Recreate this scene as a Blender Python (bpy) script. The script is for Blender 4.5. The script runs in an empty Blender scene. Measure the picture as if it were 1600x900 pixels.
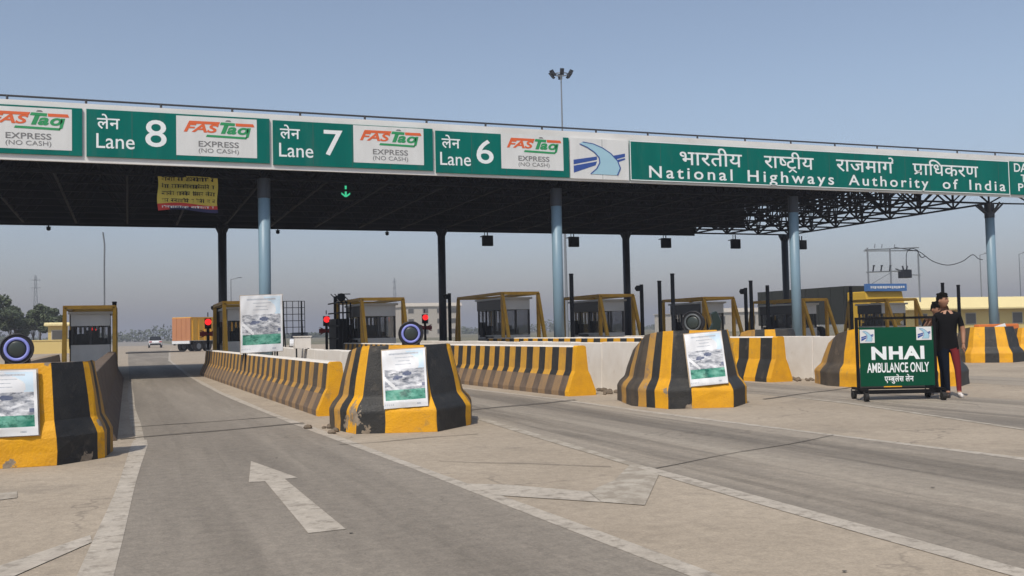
import bpy, bmesh, math, random
from mathutils import Vector, Matrix
random.seed(7)
SC = bpy.context.scene
COL = SC.collection
R = math.radians

# ------------------------------------------------------------------ camera
PSI, PITCH, ROLL = R(21.195), math.atan(66/1550), 0.022
cam = bpy.data.cameras.new("camera")
cam.sensor_width = 36.0
cam.lens = 36*1550/1600
cam.clip_start = 0.1
cam.clip_end = 9000
camo = bpy.data.objects.new("camera", cam)
COL.objects.link(camo)
F = Vector((math.sin(PSI)*math.cos(PITCH), math.cos(PSI)*math.cos(PITCH), math.sin(PITCH)))
R0 = Vector((math.cos(PSI), -math.sin(PSI), 0)); U0 = R0.cross(F)
RX = R0*math.cos(ROLL) - U0*math.sin(ROLL); UX = R0*math.sin(ROLL) + U0*math.cos(ROLL)
camo.matrix_world = Matrix(((RX.x, UX.x, -F.x, 0), (RX.y, UX.y, -F.y, 0), (RX.z, UX.z, -F.z, 1.3), (0, 0, 0, 1)))
SC.camera = camo

# ------------------------------------------------------------------ sky and sun
SUN_EL = R(53)
LX, LY = 0.72, 0.70          # horizontal travel direction of the sunlight
nrm = math.hypot(LX, LY); LX /= nrm; LY /= nrm
world = bpy.data.worlds.new("World"); SC.world = world; world.use_nodes = True
nt = world.node_tree; nt.nodes.clear()
sky = nt.nodes.new("ShaderNodeTexSky"); sky.sky_type = 'NISHITA'; sky.sun_disc = False
sky.sun_elevation = SUN_EL
sky.sun_rotation = math.atan2(-LX, -LY)
sky.air_density = 1.0; sky.dust_density = 1.6; sky.ozone_density = 1.6; sky.altitude = 200
hs = nt.nodes.new("ShaderNodeHueSaturation"); hs.inputs['Saturation'].default_value = 0.82
bg = nt.nodes.new("ShaderNodeBackground"); bg.inputs['Strength'].default_value = 0.15
wo = nt.nodes.new("ShaderNodeOutputWorld")
tcw = nt.nodes.new("ShaderNodeTexCoord"); sx = nt.nodes.new("ShaderNodeSeparateXYZ"); nt.links.new(tcw.outputs['Generated'], sx.inputs[0])
el = nt.nodes.new("ShaderNodeMapRange"); el.inputs['From Min'].default_value = 0.0; el.inputs['From Max'].default_value = 0.24; el.interpolation_type = 'SMOOTHSTEP'; nt.links.new(sx.outputs['Z'], el.inputs[0])
tint = nt.nodes.new("ShaderNodeMix"); tint.data_type = 'RGBA'; nt.links.new(el.outputs[0], tint.inputs[0])      # smoggy, duller air low down
tint.inputs[6].default_value = (0.76, 0.70, 0.75, 1); tint.inputs[7].default_value = (0.99, 0.99, 0.99, 1)
mulw = nt.nodes.new("ShaderNodeMix"); mulw.data_type = 'RGBA'; mulw.blend_type = 'MULTIPLY'; mulw.inputs[0].default_value = 1.0
nt.links.new(sky.outputs[0], hs.inputs['Color']); nt.links.new(hs.outputs[0], mulw.inputs[6]); nt.links.new(tint.outputs[2], mulw.inputs[7]); nt.links.new(mulw.outputs[2], bg.inputs[0]); nt.links.new(bg.outputs[0], wo.inputs[0])
sl = bpy.data.lights.new("sun", 'SUN'); sl.energy = 4.0; sl.angle = R(1.0); sl.color = (1.0, 0.93, 0.83)
so = bpy.data.objects.new("sun", sl); COL.objects.link(so)
so.rotation_euler = Vector((LX*math.cos(SUN_EL), LY*math.cos(SUN_EL), -math.sin(SUN_EL))).to_track_quat('-Z', 'Y').to_euler()
so.location = (-20, -30, 60)
SC.view_settings.view_transform = 'Standard'; SC.view_settings.look = 'None'
SC.view_settings.exposure = -0.18; SC.view_settings.gamma = 1.0; SC.view_settings.use_curve_mapping = False
SC.render.engine = 'CYCLES'
SC.cycles.use_denoising = True
SC.cycles.max_bounces = 6; SC.cycles.volume_bounces = 0; SC.cycles.transparent_max_bounces = 12

# ------------------------------------------------------------------ materials
def new_mat(name):
    m = bpy.data.materials.new(name); m.use_nodes = True
    return m, m.node_tree, m.node_tree.nodes['Principled BSDF']

def mat(name, c, rough=0.7, metal=0.0, c2=None, scale=3.0, amt=0.5, stretch=(1, 1, 1), bump=0.0, bscale=40, spec=0.5,
        c3=None, s3=1.0, t3=(0.60, 0.72), objc=False, grain=0.0, cracks=0.0, rng=0.22):
    """base colour c mottled towards c2 by a noise; c3 = patches above a threshold of a second noise"""
    m, t, b = new_mat(name)
    b.inputs['Roughness'].default_value = rough; b.inputs['Metallic'].default_value = metal
    b.inputs['Specular IOR Level'].default_value = spec
    N = t.nodes; L = t.links
    if c2 is None: c2 = tuple(x*0.78 for x in c)
    tc = N.new("ShaderNodeNewGeometry") if not objc else N.new("ShaderNodeTexCoord")
    src = tc.outputs['Position'] if not objc else tc.outputs['Object']
    mp = N.new("ShaderNodeMapping"); mp.inputs['Scale'].default_value = stretch; L.new(src, mp.inputs[0])
    n1 = N.new("ShaderNodeTexNoise"); n1.inputs['Scale'].default_value = scale; n1.inputs['Detail'].default_value = 6; n1.inputs['Roughness'].default_value = 0.62
    L.new(mp.outputs[0], n1.inputs['Vector'])
    rmp = N.new("ShaderNodeMapRange"); rmp.inputs['From Min'].default_value = 0.5-rng; rmp.inputs['From Max'].default_value = 0.5+rng
    rmp.inputs['To Max'].default_value = 1.0
    L.new(n1.outputs[0], rmp.inputs[0])
    mul = N.new("ShaderNodeMath"); mul.operation = 'MULTIPLY'; mul.inputs[1].default_value = amt; L.new(rmp.outputs[0], mul.inputs[0])
    mx = N.new("ShaderNodeMix"); mx.data_type = 'RGBA'
    mx.inputs[6].default_value = (*c, 1); mx.inputs[7].default_value = (*c2, 1); L.new(mul.outputs[0], mx.inputs[0])
    out = mx.outputs[2]
    if c3 is not None:
        n3 = N.new("ShaderNodeTexNoise"); n3.inputs['Scale'].default_value = s3; n3.inputs['Detail'].default_value = 8; n3.inputs['Roughness'].default_value = 0.7
        L.new(mp.outputs[0], n3.inputs['Vector'])
        r3 = N.new("ShaderNodeMapRange"); r3.inputs['From Min'].default_value = t3[0]; r3.inputs['From Max'].default_value = t3[1]; L.new(n3.outputs[0], r3.inputs[0])
        m3 = N.new("ShaderNodeMix"); m3.data_type = 'RGBA'; L.new(r3.outputs[0], m3.inputs[0]); L.new(out, m3.inputs[6]); m3.inputs[7].default_value = (*c3, 1)
        out = m3.outputs[2]
    if grain > 0:
        ng = N.new("ShaderNodeTexNoise"); ng.inputs['Scale'].default_value = 55; ng.inputs['Detail'].default_value = 4; ng.inputs['Roughness'].default_value = 0.8; L.new(src, ng.inputs['Vector'])
        n5 = N.new("ShaderNodeTexNoise"); n5.inputs['Scale'].default_value = 9; n5.inputs['Detail'].default_value = 7; n5.inputs['Roughness'].default_value = 0.75; L.new(src, n5.inputs['Vector'])
        av = N.new("ShaderNodeMath"); av.operation = 'ADD'; L.new(ng.outputs[0], av.inputs[0]); L.new(n5.outputs[0], av.inputs[1])
        rg = N.new("ShaderNodeMapRange"); rg.inputs['From Min'].default_value = 0.7; rg.inputs['From Max'].default_value = 1.3; rg.inputs['To Min'].default_value = 1-grain; rg.inputs['To Max'].default_value = 1+grain; L.new(av.outputs[0], rg.inputs[0])
        vm = N.new("ShaderNodeVectorMath"); vm.operation = 'SCALE'; L.new(out, vm.inputs[0]); L.new(rg.outputs[0], vm.inputs['Scale']); out = vm.outputs[0]
    if cracks > 0:
        nd = N.new("ShaderNodeTexNoise"); nd.inputs['Scale'].default_value = 1.6; nd.inputs['Detail'].default_value = 6; L.new(src, nd.inputs['Vector'])
        sc_ = N.new("ShaderNodeVectorMath"); sc_.operation = 'SCALE'; sc_.inputs['Scale'].default_value = 0.9; L.new(nd.outputs['Color'], sc_.inputs[0])
        ad_ = N.new("ShaderNodeVectorMath"); L.new(src, ad_.inputs[0]); L.new(sc_.outputs[0], ad_.inputs[1])
        vo = N.new("ShaderNodeTexVoronoi"); vo.feature = 'DISTANCE_TO_EDGE'; vo.inputs['Scale'].default_value = 0.33; L.new(ad_.outputs[0], vo.inputs['Vector'])
        rv = N.new("ShaderNodeMapRange"); rv.inputs['From Min'].default_value = 0.0; rv.inputs['From Max'].default_value = 0.007; rv.inputs['To Min'].default_value = cracks; rv.inputs['To Max'].default_value = 0.0; L.new(vo.outputs['Distance'], rv.inputs[0])
        nm = N.new("ShaderNodeTexNoise"); nm.inputs['Scale'].default_value = 0.45; L.new(src, nm.inputs['Vector'])
        rm = N.new("ShaderNodeMapRange"); rm.inputs['From Min'].default_value = 0.47; rm.inputs['From Max'].default_value = 0.56; L.new(nm.outputs[0], rm.inputs[0])
        mm = N.new("ShaderNodeMath"); mm.operation = 'MULTIPLY'; L.new(rv.outputs[0], mm.inputs[0]); L.new(rm.outputs[0], mm.inputs[1])
        mc = N.new("ShaderNodeMix"); mc.data_type = 'RGBA'; L.new(mm.outputs[0], mc.inputs[0]); L.new(out, mc.inputs[6]); mc.inputs[7].default_value = (0.09, 0.075, 0.06, 1); out = mc.outputs[2]
    L.new(out, b.inputs['Base Color'])
    if bump > 0:
        nb = N.new("ShaderNodeTexNoise"); nb.inputs['Scale'].default_value = bscale; nb.inputs['Detail'].default_value = 5; L.new(src, nb.inputs['Vector'])
        bp = N.new("ShaderNodeBump"); bp.inputs['Strength'].default_value = bump; bp.inputs['Distance'].default_value = 0.02
        L.new(nb.outputs[0], bp.inputs['Height']); L.new(bp.outputs[0], b.inputs['Normal'])
    return m

def emit(name, c, s, base=(0.02, 0.02, 0.02)):
    m, t, b = new_mat(name)
    b.inputs['Base Color'].default_value = (*base, 1)
    b.inputs['Emission Color'].default_value = (*c, 1); b.inputs['Emission Strength'].default_value = s
    return m

def glass(name, c=(0.05, 0.06, 0.065), alpha=0.45):
    m, t, b = new_mat(name)
    b.inputs['Base Color'].default_value = (*c, 1); b.inputs['Roughness'].default_value = 0.06; b.inputs['Alpha'].default_value = alpha
    return m

M = {}
DUST = (0.30, 0.23, 0.155)
M['yellow'] = mat('yellow_paint', (0.78, 0.39, 0.012), 0.6, c2=(0.58, 0.28, 0.025), scale=4, amt=0.9, bump=0.35, spec=0.25, c3=(0.36, 0.23, 0.08), s3=3.2, t3=(0.57, 0.72))
M['black'] = mat('black_paint', (0.018, 0.019, 0.02), 0.55, c2=(0.042, 0.040, 0.036), scale=3, amt=1.0, bump=0.35, spec=0.3, c3=(0.10, 0.085, 0.068), s3=3.5, t3=(0.56, 0.76))
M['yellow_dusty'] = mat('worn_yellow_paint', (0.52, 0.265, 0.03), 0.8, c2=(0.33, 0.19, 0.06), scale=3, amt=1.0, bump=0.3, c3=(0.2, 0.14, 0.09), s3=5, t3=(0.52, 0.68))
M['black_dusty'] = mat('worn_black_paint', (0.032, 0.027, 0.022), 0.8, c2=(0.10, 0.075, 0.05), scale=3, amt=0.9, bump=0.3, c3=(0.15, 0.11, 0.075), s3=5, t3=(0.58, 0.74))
M['yellow_mud'] = mat('mud_stained_yellow_paint', (0.30, 0.185, 0.085), 0.9, c2=(0.20, 0.135, 0.08), scale=4, amt=1.0, bump=0.4)
M['black_mud'] = mat('mud_stained_black_paint', (0.085, 0.06, 0.044), 0.9, c2=(0.16, 0.115, 0.08), scale=4, amt=1.0, bump=0.4)
M['rawcon'] = mat('raw_concrete', (0.36, 0.29, 0.22), 0.9, c2=(0.22, 0.17, 0.12), scale=6, amt=0.9, bump=0.5)
M['white_wall'] = mat('whitewash', (0.74, 0.70, 0.64), 0.8, c2=(0.60, 0.54, 0.46), scale=2.5, amt=0.7, bump=0.2, c3=(0.38, 0.30, 0.22), s3=2.2, t3=(0.64, 0.78))
M['white'] = mat('white_paint', (0.76, 0.76, 0.74), 0.5, c2=(0.60, 0.58, 0.55), scale=1.2, amt=0.8, c3=(0.44, 0.30, 0.22), s3=1.1, t3=(0.60, 0.78), stretch=(0.6, 1, 1))
M['signgreen'] = mat('sign_green', (0.0, 0.155, 0.125), 0.5, c2=(0.0, 0.122, 0.10), scale=1.1, amt=1.0, spec=0.05, c3=(0.03, 0.14, 0.115), s3=1.6, t3=(0.52, 0.8), stretch=(1.6, 1, 0.22), bump=0.5, bscale=1.4)
M['signwhite'] = mat('sign_white', (0.72, 0.73, 0.72), 0.5, c2=(0.58, 0.585, 0.57), scale=1.4, amt=0.8, stretch=(1.6, 1, 0.3))
M['letter'] = mat('lettering_white', (0.80, 0.84, 0.84), 0.5, c2=(0.7, 0.74, 0.74), scale=4, amt=0.5)
M['grey_text'] = mat('lettering_grey', (0.20, 0.20, 0.20), 0.6)
M['seam'] = mat('sheet_seam', (0.05, 0.09, 0.08), 0.7)
M['orange'] = mat('logo_orange', (0.74, 0.13, 0.03), 0.5)
M['logogreen'] = mat('logo_green', (0.02, 0.30, 0.10), 0.5)
M['navy'] = mat('logo_navy', (0.03, 0.08, 0.32), 0.5)
M['paleblue'] = mat('logo_pale_blue', (0.35, 0.56, 0.66), 0.5, c2=(0.30, 0.5, 0.62), scale=3)
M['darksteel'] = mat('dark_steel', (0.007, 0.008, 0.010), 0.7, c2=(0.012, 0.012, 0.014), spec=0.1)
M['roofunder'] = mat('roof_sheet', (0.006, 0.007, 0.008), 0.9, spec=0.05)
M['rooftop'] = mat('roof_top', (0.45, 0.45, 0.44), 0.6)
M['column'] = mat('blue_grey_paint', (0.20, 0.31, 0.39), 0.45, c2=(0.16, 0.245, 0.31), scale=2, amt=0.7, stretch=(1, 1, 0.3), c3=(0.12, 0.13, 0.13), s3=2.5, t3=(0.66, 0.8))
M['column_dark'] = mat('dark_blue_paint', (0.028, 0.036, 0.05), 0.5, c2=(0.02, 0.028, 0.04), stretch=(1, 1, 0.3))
M['rail'] = mat('rail_steel', (0.045, 0.045, 0.05), 0.6)
M['ochre'] = mat('frame_ochre', (0.72, 0.40, 0.03), 0.55, c2=(0.48, 0.25, 0.03), scale=4, amt=0.8)
M['boothwall'] = mat('booth_panel', (0.70, 0.70, 0.68), 0.6, c2=(0.58, 0.57, 0.54), scale=3, amt=0.8)
M['boothgrey'] = mat('booth_header', (0.66, 0.67, 0.66), 0.55, c2=(0.55, 0.55, 0.54), scale=3)
M['boothdark'] = mat('booth_interior', (0.05, 0.05, 0.05), 0.7)
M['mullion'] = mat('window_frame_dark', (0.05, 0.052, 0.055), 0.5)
M['glass'] = glass('window_glass', alpha=0.32)
M['glassdark'] = glass('dark_glass', (0.012, 0.014, 0.017), 0.92)
M['post'] = mat('post_black', (0.010, 0.013, 0.018), 0.6, spec=0.2)
M['red'] = emit('red_lamp', (1.0, 0.02, 0.02), 1.6, (0.4, 0.02, 0.02))
M['reddull'] = mat('red_reflector', (0.42, 0.012, 0.014), 0.45)
M['ring'] = emit('blue_light_ring', (0.20, 0.23, 0.70), 0.26, (0.2, 0.22, 0.5))
M['housing'] = mat('lamp_housing', (0.014, 0.014, 0.017), 0.55)
M['housing_grey'] = mat('lamp_rim_grey', (0.09, 0.10, 0.105), 0.5)
M['lens'] = mat('lamp_lens', (0.035, 0.045, 0.04), 0.35)
M['greenled'] = emit('green_led', (0.08, 0.9, 0.45), 0.75)
M['banneryellow'] = mat('banner_yellow', (0.62, 0.52, 0.10), 0.8, c2=(0.5, 0.40, 0.08), scale=3)
M['bannerred'] = mat('banner_red', (0.55, 0.05, 0.04), 0.8)
M['bannernavy'] = mat('banner_navy', (0.03, 0.03, 0.10), 0.8)
M['ink'] = mat('black_ink', (0.03, 0.028, 0.012), 0.8)
M['boardgreen'] = mat('board_green', (0.003, 0.070, 0.036), 0.5, c2=(0.004, 0.058, 0.03), scale=2, amt=0.7, spec=0.1)
M['frameblack'] = mat('trolley_black', (0.008, 0.008, 0.009), 0.6, spec=0.15)
M['rubber'] = mat('rubber', (0.016, 0.015, 0.014), 0.85)
M['poster_white'] = mat('poster_white', (0.74, 0.75, 0.76), 0.4, c2=(0.64, 0.65, 0.67), scale=6, amt=0.6)
M['poster_blue'] = mat('poster_pale_blue', (0.52, 0.68, 0.80), 0.4, c2=(0.64, 0.73, 0.80), scale=5, amt=0.8)
M['poster_text'] = mat('poster_text', (0.30, 0.33, 0.38), 0.4, c2=(0.66, 0.68, 0.7), scale=60, amt=0.9)
M['poster_photo'] = mat('poster_picture', (0.70, 0.71, 0.73), 0.4, c2=(0.20, 0.215, 0.25), scale=9, amt=1.0, stretch=(0.8, 0.8, 2.2), c3=(0.07, 0.08, 0.11), s3=8, t3=(0.55, 0.64), rng=0.12)
M['poster_dark'] = mat('poster_vehicle', (0.07, 0.09, 0.17), 0.4, c2=(0.2, 0.22, 0.28), scale=25, amt=0.7)
M['poster_green'] = mat('poster_green', (0.008, 0.17, 0.11), 0.4, c2=(0.16, 0.42, 0.32), scale=7, amt=1.0, stretch=(1, 1, 1.6), c3=(0.006, 0.10, 0.07), s3=6, t3=(0.52, 0.62), rng=0.14)
M['wood'] = mat('poster_backing', (0.46, 0.36, 0.25), 0.8)
M['trunk'] = mat('bark', (0.075, 0.058, 0.042), 0.9)
M['leaf'] = mat('leaves', (0.045, 0.068, 0.028), 0.7, c2=(0.075, 0.095, 0.04), scale=0.6, amt=1.0)
M['leaf2'] = mat('far_leaves', (0.05, 0.07, 0.035), 0.8, c2=(0.07, 0.085, 0.045), scale=0.1, amt=1.0)
M['cream'] = mat('cream_plaster', (0.70, 0.54, 0.20), 0.8, c2=(0.62, 0.46, 0.18), scale=0.6)
M['creamlight'] = mat('pale_cream_plaster', (0.78, 0.66, 0.33), 0.8, c2=(0.70, 0.58, 0.3), scale=0.4)
M['palebuild'] = mat('pale_plaster', (0.48, 0.44, 0.38), 0.8, c2=(0.42, 0.37, 0.3), scale=0.4)
M['pane'] = mat('dusty_pane', (0.10, 0.095, 0.085), 0.4)
M['galv'] = mat('galvanised_steel', (0.22, 0.24, 0.26), 0.5, metal=0.4)
M['truckdark'] = mat('truck_tarpaulin', (0.014, 0.018, 0.016), 0.8, c2=(0.03, 0.034, 0.03), scale=3)
M['truckyellow'] = mat('truck_yellow', (0.58, 0.36, 0.02), 0.5, c2=(0.45, 0.27, 0.02))
M['truckblue'] = mat('truck_board_blue', (0.05, 0.15, 0.38), 0.5)
M['truckorange'] = mat('truck_orange', (0.78, 0.42, 0.03), 0.6, c2=(0.64, 0.32, 0.03), scale=1.5)
M['truckbrown'] = mat('truck_rust_red', (0.46, 0.20, 0.09), 0.7, c2=(0.38, 0.16, 0.08), scale=1.5)
M['carwhite'] = mat('car_white', (0.72, 0.73, 0.74), 0.25, c2=(0.66, 0.67, 0.68))
M['cardark'] = mat('car_dark_green', (0.02, 0.035, 0.03), 0.3)
M['skin'] = mat('skin', (0.34, 0.17, 0.10), 0.55, c2=(0.29, 0.14, 0.08), scale=12)
M['hair'] = mat('hair', (0.005, 0.0045, 0.004), 0.8, spec=0.1)
M['shirt'] = mat('black_cotton', (0.009, 0.009, 0.010), 0.95, spec=0.1, bump=0.3, bscale=14)
M['jeans'] = mat('navy_denim', (0.010, 0.014, 0.024), 0.95, spec=0.05, bump=0.3, bscale=18)
M['maroon'] = mat('maroon_cloth', (0.17, 0.008, 0.012), 0.85, bump=0.3, bscale=18)
M['shoewhite'] = mat('white_shoe', (0.7, 0.66, 0.62), 0.6)
M['shoedark'] = mat('dark_sandal', (0.035, 0.025, 0.02), 0.6)
M['eye'] = mat('eye', (0.02, 0.015, 0.01), 0.3)
M['lip'] = mat('lip', (0.16, 0.06, 0.05), 0.5)
M['orangeplastic'] = mat('orange_plastic', (0.62, 0.17, 0.03), 0.5, c2=(0.5, 0.12, 0.03))
M['stone'] = mat('rubble_stone', (0.20, 0.155, 0.11), 0.95, c2=(0.11, 0.09, 0.07), scale=9, amt=0.9, bump=0.5)

# ------------------------------------------------------------------ mesh builder
class MB:
    def __init__(s): s.v = []; s.f = []; s.m = []
    def add(s, vs, fs, m=0):
        o = len(s.v); s.v += [tuple(v) for v in vs]
        for i, f in enumerate(fs):
            s.f.append([o+k for k in f]); s.m.append(m if isinstance(m, int) else m[i])
    def quad(s, a, b, c, d, m=0): s.add([a, b, c, d], [(0, 1, 2, 3)], m)
    def box(s, x0, x1, y0, y1, z0, z1, m=0):
        s.obox((x0, y0, z0), (x1-x0, 0, 0), (0, y1-y0, 0), (0, 0, z1-z0), m)
    def obox(s, o, a, b, c, m=0):
        o, a, b, c = Vector(o), Vector(a), Vector(b), Vector(c)
        vs = [o, o+a, o+a+b, o+b, o+c, o+a+c, o+a+b+c, o+b+c]
        s.add(vs, [(0, 3, 2, 1), (4, 5, 6, 7), (0, 1, 5, 4), (1, 2, 6, 5), (2, 3, 7, 6), (3, 0, 4, 7)], m)
    def tube(s, p0, p1, r0, r1=None, n=8, m=0, cap=True):
        p0, p1 = Vector(p0), Vector(p1); r1 = r0 if r1 is None else r1
        d = (p1-p0)
        if d.length < 1e-6: return
        d.normalize(); a = d.orthogonal().normalized(); b = d.cross(a)
        vs = []
        for p, r in ((p0, r0), (p1, r1)):
            for i in range(n):
                t = 2*math.pi*i/n; vs.append(p+a*(r*math.cos(t))+b*(r*math.sin(t)))
        fs = [(i, (i+1) % n, n+(i+1) % n, n+i) for i in range(n)]
        if cap: fs += [tuple(range(n))[::-1], tuple(range(n, 2*n))]
        s.add(vs, fs, m)
    def path(s, pts, r, n=6, m=0):
        for a, b in zip(pts, pts[1:]): s.tube(a, b, r, n=n, m=m)
    def prism(s, pts, ext, m=0):
        n = len(pts); P = [Vector(p) for p in pts]; e = Vector(ext)
        s.add(P+[p+e for p in P], [tuple(range(n))[::-1], tuple(range(n, 2*n))]+[(i, (i+1) % n, n+(i+1) % n, n+i) for i in range(n)], m)
    def sphere(s, c, rx, ry, rz, nu=10, nv=7, m=0):
        vs = [(c[0], c[1], c[2]-rz)]; fs = []
        for j in range(1, nv):
            a = math.pi*j/nv-math.pi/2
            for i in range(nu):
                t = 2*math.pi*i/nu
                vs.append((c[0]+rx*math.cos(a)*math.cos(t), c[1]+ry*math.cos(a)*math.sin(t), c[2]+rz*math.sin(a)))
        vs.append((c[0], c[1], c[2]+rz)); k = len(vs)-1
        for i in range(nu):
            fs.append((0, 1+(i+1) % nu, 1+i)); fs.append((k, k-nu+i, k-nu+(i+1) % nu))
        for j in range(nv-2):
            for i in range(nu):
                a = 1+j*nu; fs.append((a+i, a+(i+1) % nu, a+nu+(i+1) % nu, a+nu+i))
        s.add(vs, fs, m)
    def torus(s, c, ax, R_, r, nu=28, nv=8, m=0):
        c = Vector(c); ax = Vector(ax).normalized(); a = ax.orthogonal().normalized(); b = ax.cross(a)
        vs = []; fs = []
        for i in range(nu):
            t = 2*math.pi*i/nu; d = a*math.cos(t)+b*math.sin(t)
            for j in range(nv):
                q = 2*math.pi*j/nv; vs.append(c+d*(R_+r*math.cos(q))+ax*(r*math.sin(q)))
        for i in range(nu):
            for j in range(nv):
                fs.append((i*nv+j, ((i+1) % nu)*nv+j, ((i+1) % nu)*nv+(j+1) % nv, i*nv+(j+1) % nv))
        s.add(vs, fs, m)
    def xform(s, f): s.v = [tuple(f(Vector(v))) for v in s.v]; return s
    def build(s, name, mats, parent=None, smooth=False, bevel=0.0, recalc=True):
        me = bpy.data.meshes.new(name); me.from_pydata(s.v, [], s.f)
        if not isinstance(mats, (list, tuple)): mats = [mats]
        for m in mats: me.materials.append(m)
        for p, k in zip(me.polygons, s.m): p.material_index = k
        if recalc:
            b = bmesh.new(); b.from_mesh(me); bmesh.ops.recalc_face_normals(b, faces=b.faces); b.to_mesh(me); b.free()
        if smooth:
            for p in me.polygons: p.use_smooth = True
        me.update()
        o = bpy.data.objects.new(name, me); COL.objects.link(o)
        if parent is not None:
            o.parent = parent
        if bevel > 0:
            bm = o.modifiers.new("bevel", 'BEVEL'); bm.width = bevel; bm.segments = 2; bm.limit_method = 'ANGLE'; bm.angle_limit = R(35)
        return o

def tag(o, label, cat, group=None):
    o['label'] = label; o['category'] = cat
    if group: o['group'] = group
    return o
def structure(o): o['kind'] = 'structure'; return o
def stuff(o): o['kind'] = 'stuff'; return o
def thing(name, label, cat, loc=(0, 0, 0), rz=0.0, group=None):
    o = bpy.data.objects.new(name, None); COL.objects.link(o); o.location = loc; o.rotation_euler = (0, 0, rz)
    o.empty_display_size = 0.2
    return tag(o, label, cat, group)
def copy_tree(o, loc=None, rz=None, label=None):
    c = o.copy(); COL.objects.link(c)
    for ch in o.children:
        d = ch.copy(); COL.objects.link(d); d.parent = c
        for g in ch.children:
            e = g.copy(); COL.objects.link(e); e.parent = d
    if loc is not None: c.location = loc
    if rz is not None: c.rotation_euler = (0, 0, rz)
    if label: c['label'] = label
    return c

# ------------------------------------------------------------------ lettering
def glyphs(body, bold=0.0, shear=0.0, clip=None, space=1.0):
    """flat outline of a short text in text space: (verts2d, faces)"""
    cu = bpy.data.curves.new('lettering', 'FONT'); cu.body = body; cu.offset = bold; cu.shear = shear; cu.space_character = space; cu.resolution_u = 4
    o = bpy.data.objects.new('lettering', cu); COL.objects.link(o)
    dg = bpy.context.evaluated_depsgraph_get(); dg.update()
    me = bpy.data.meshes.new_from_object(o.evaluated_get(dg))
    COL.objects.unlink(o); bpy.data.objects.remove(o); bpy.data.curves.remove(cu)
    if clip is not None:
        xs = [v.co.x for v in me.vertices]; xc = min(xs)+(max(xs)-min(xs))*clip
        b = bmesh.new(); b.from_mesh(me)
        bmesh.ops.bisect_plane(b, geom=b.verts[:]+b.edges[:]+b.faces[:], plane_co=(xc, 0, 0), plane_no=(1, 0, 0), clear_outer=True)
        b.to_mesh(me); b.free()
    vs = [(v.co.x, v.co.y) for v in me.vertices]; fs = [tuple(p.vertices) for p in me.polygons]
    bpy.data.meshes.remove(me)
    return vs, fs
def stroke2d(pts, w):
    vs = []; fs = []
    for (x0, y0), (x1, y1) in zip(pts, pts[1:]):
        l = math.hypot(x1-x0, y1-y0); nx, ny = -(y1-y0)/l*w/2, (x1-x0)/l*w/2
        k = len(vs); vs += [(x0+nx, y0+ny), (x1+nx, y1+ny), (x1-nx, y1-ny), (x0-nx, y0-ny)]; fs.append((k, k+1, k+2, k+3))
    return vs, fs
def hindi(pieces, bold=0.012):
    """join pieces (text, clip, mark) along the head line"""
    V = []; Fc = []; x = 0
    def put(vs, fs, dx):
        k = len(V); V.extend((a+dx, b) for a, b in vs); Fc.extend(tuple(k+i for i in f) for f in fs)
    for p in pieces:
        t, clip, mark = (p+(None, None))[:3] if isinstance(p, tuple) else (p, None, None)
        if t == ' ': x += 0.28; continue
        vs, fs = glyphs(t, bold, 0, clip)
        x0 = min(v[0] for v in vs); x1 = max(v[0] for v in vs); w = x1-x0
        put(vs, fs, x-x0)
        if mark == 'ra_under':
            put(*stroke2d([(0.18*w, -0.20), (0.40*w, -0.04), (0.66*w, -0.20)], 0.075), x)
        if mark == 'ra_slant':
            put(*stroke2d([(w-0.10, 0.24), (0.16*w, 0.03)], 0.085), x)
        if mark == 'reph':
            put(*stroke2d([(w-0.07, 0.62), (w-0.02, 0.74), (w-0.10, 0.86), (w-0.24, 0.84)], 0.075), x)
        x += w-0.012
    return V, Fc
def fit(mb, g, x0, x1, z0, z1, place, m=0):
    vs, fs = g
    ax, bx = min(v[0] for v in vs), max(v[0] for v in vs); ay, by = min(v[1] for v in vs), max(v[1] for v in vs)
    mb.add([place(x0+(v[0]-ax)/(bx-ax)*(x1-x0), z0+(v[1]-ay)/(by-ay)*(z1-z0)) for v in vs], fs, m)

# ================================================================== GROUND
def sheet(name, pts, z, m):
    mb = MB(); mb.add([(x, y, z) for x, y in pts], [tuple(range(len(pts)))])
    return structure(mb.build(name, m, recalc=False))
M['earth'] = mat('dry_field', (0.20, 0.17, 0.115), 0.95, c2=(0.11, 0.115, 0.06), scale=0.03, amt=1.0)
M['apron'] = mat('dusty_concrete', (0.395, 0.33, 0.25), 0.9, c2=(0.29, 0.238, 0.177), scale=0.55, amt=0.9, bump=0.35, bscale=30,
                 c3=(0.20, 0.168, 0.13), s3=0.7, t3=(0.56, 0.78), grain=0.27, cracks=0.5)
M['lane'] = mat('worn_pavement', (0.272, 0.236, 0.190), 0.85, c2=(0.160, 0.138, 0.110), scale=0.85, amt=1.0, stretch=(1.0, 0.08, 1), bump=0.35, bscale=32,
                c3=(0.30, 0.265, 0.215), s3=0.55, t3=(0.53, 0.72), grain=0.30, cracks=0.3, rng=0.19)
M['lane_stained'] = mat('stained_concrete_lane', (0.355, 0.305, 0.24), 0.85, c2=(0.160, 0.139, 0.112), scale=0.8, amt=1.0, stretch=(1.0, 0.06, 1), bump=0.35, bscale=32,
                c3=(0.345, 0.305, 0.245), s3=0.9, t3=(0.53, 0.72), grain=0.27, cracks=0.4, rng=0.17)
M['road'] = mat('highway_concrete', (0.29, 0.265, 0.23), 0.9, c2=(0.22, 0.20, 0.175), scale=0.3, amt=0.8, stretch=(1, 0.1, 1))
M['marking'] = mat('worn_road_paint', (0.47, 0.42, 0.35), 0.85, c2=(0.36, 0.315, 0.255), scale=2.5, amt=1.0, c3=(0.27, 0.235, 0.19), s3=7, t3=(0.505, 0.62), grain=0.2)
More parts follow.
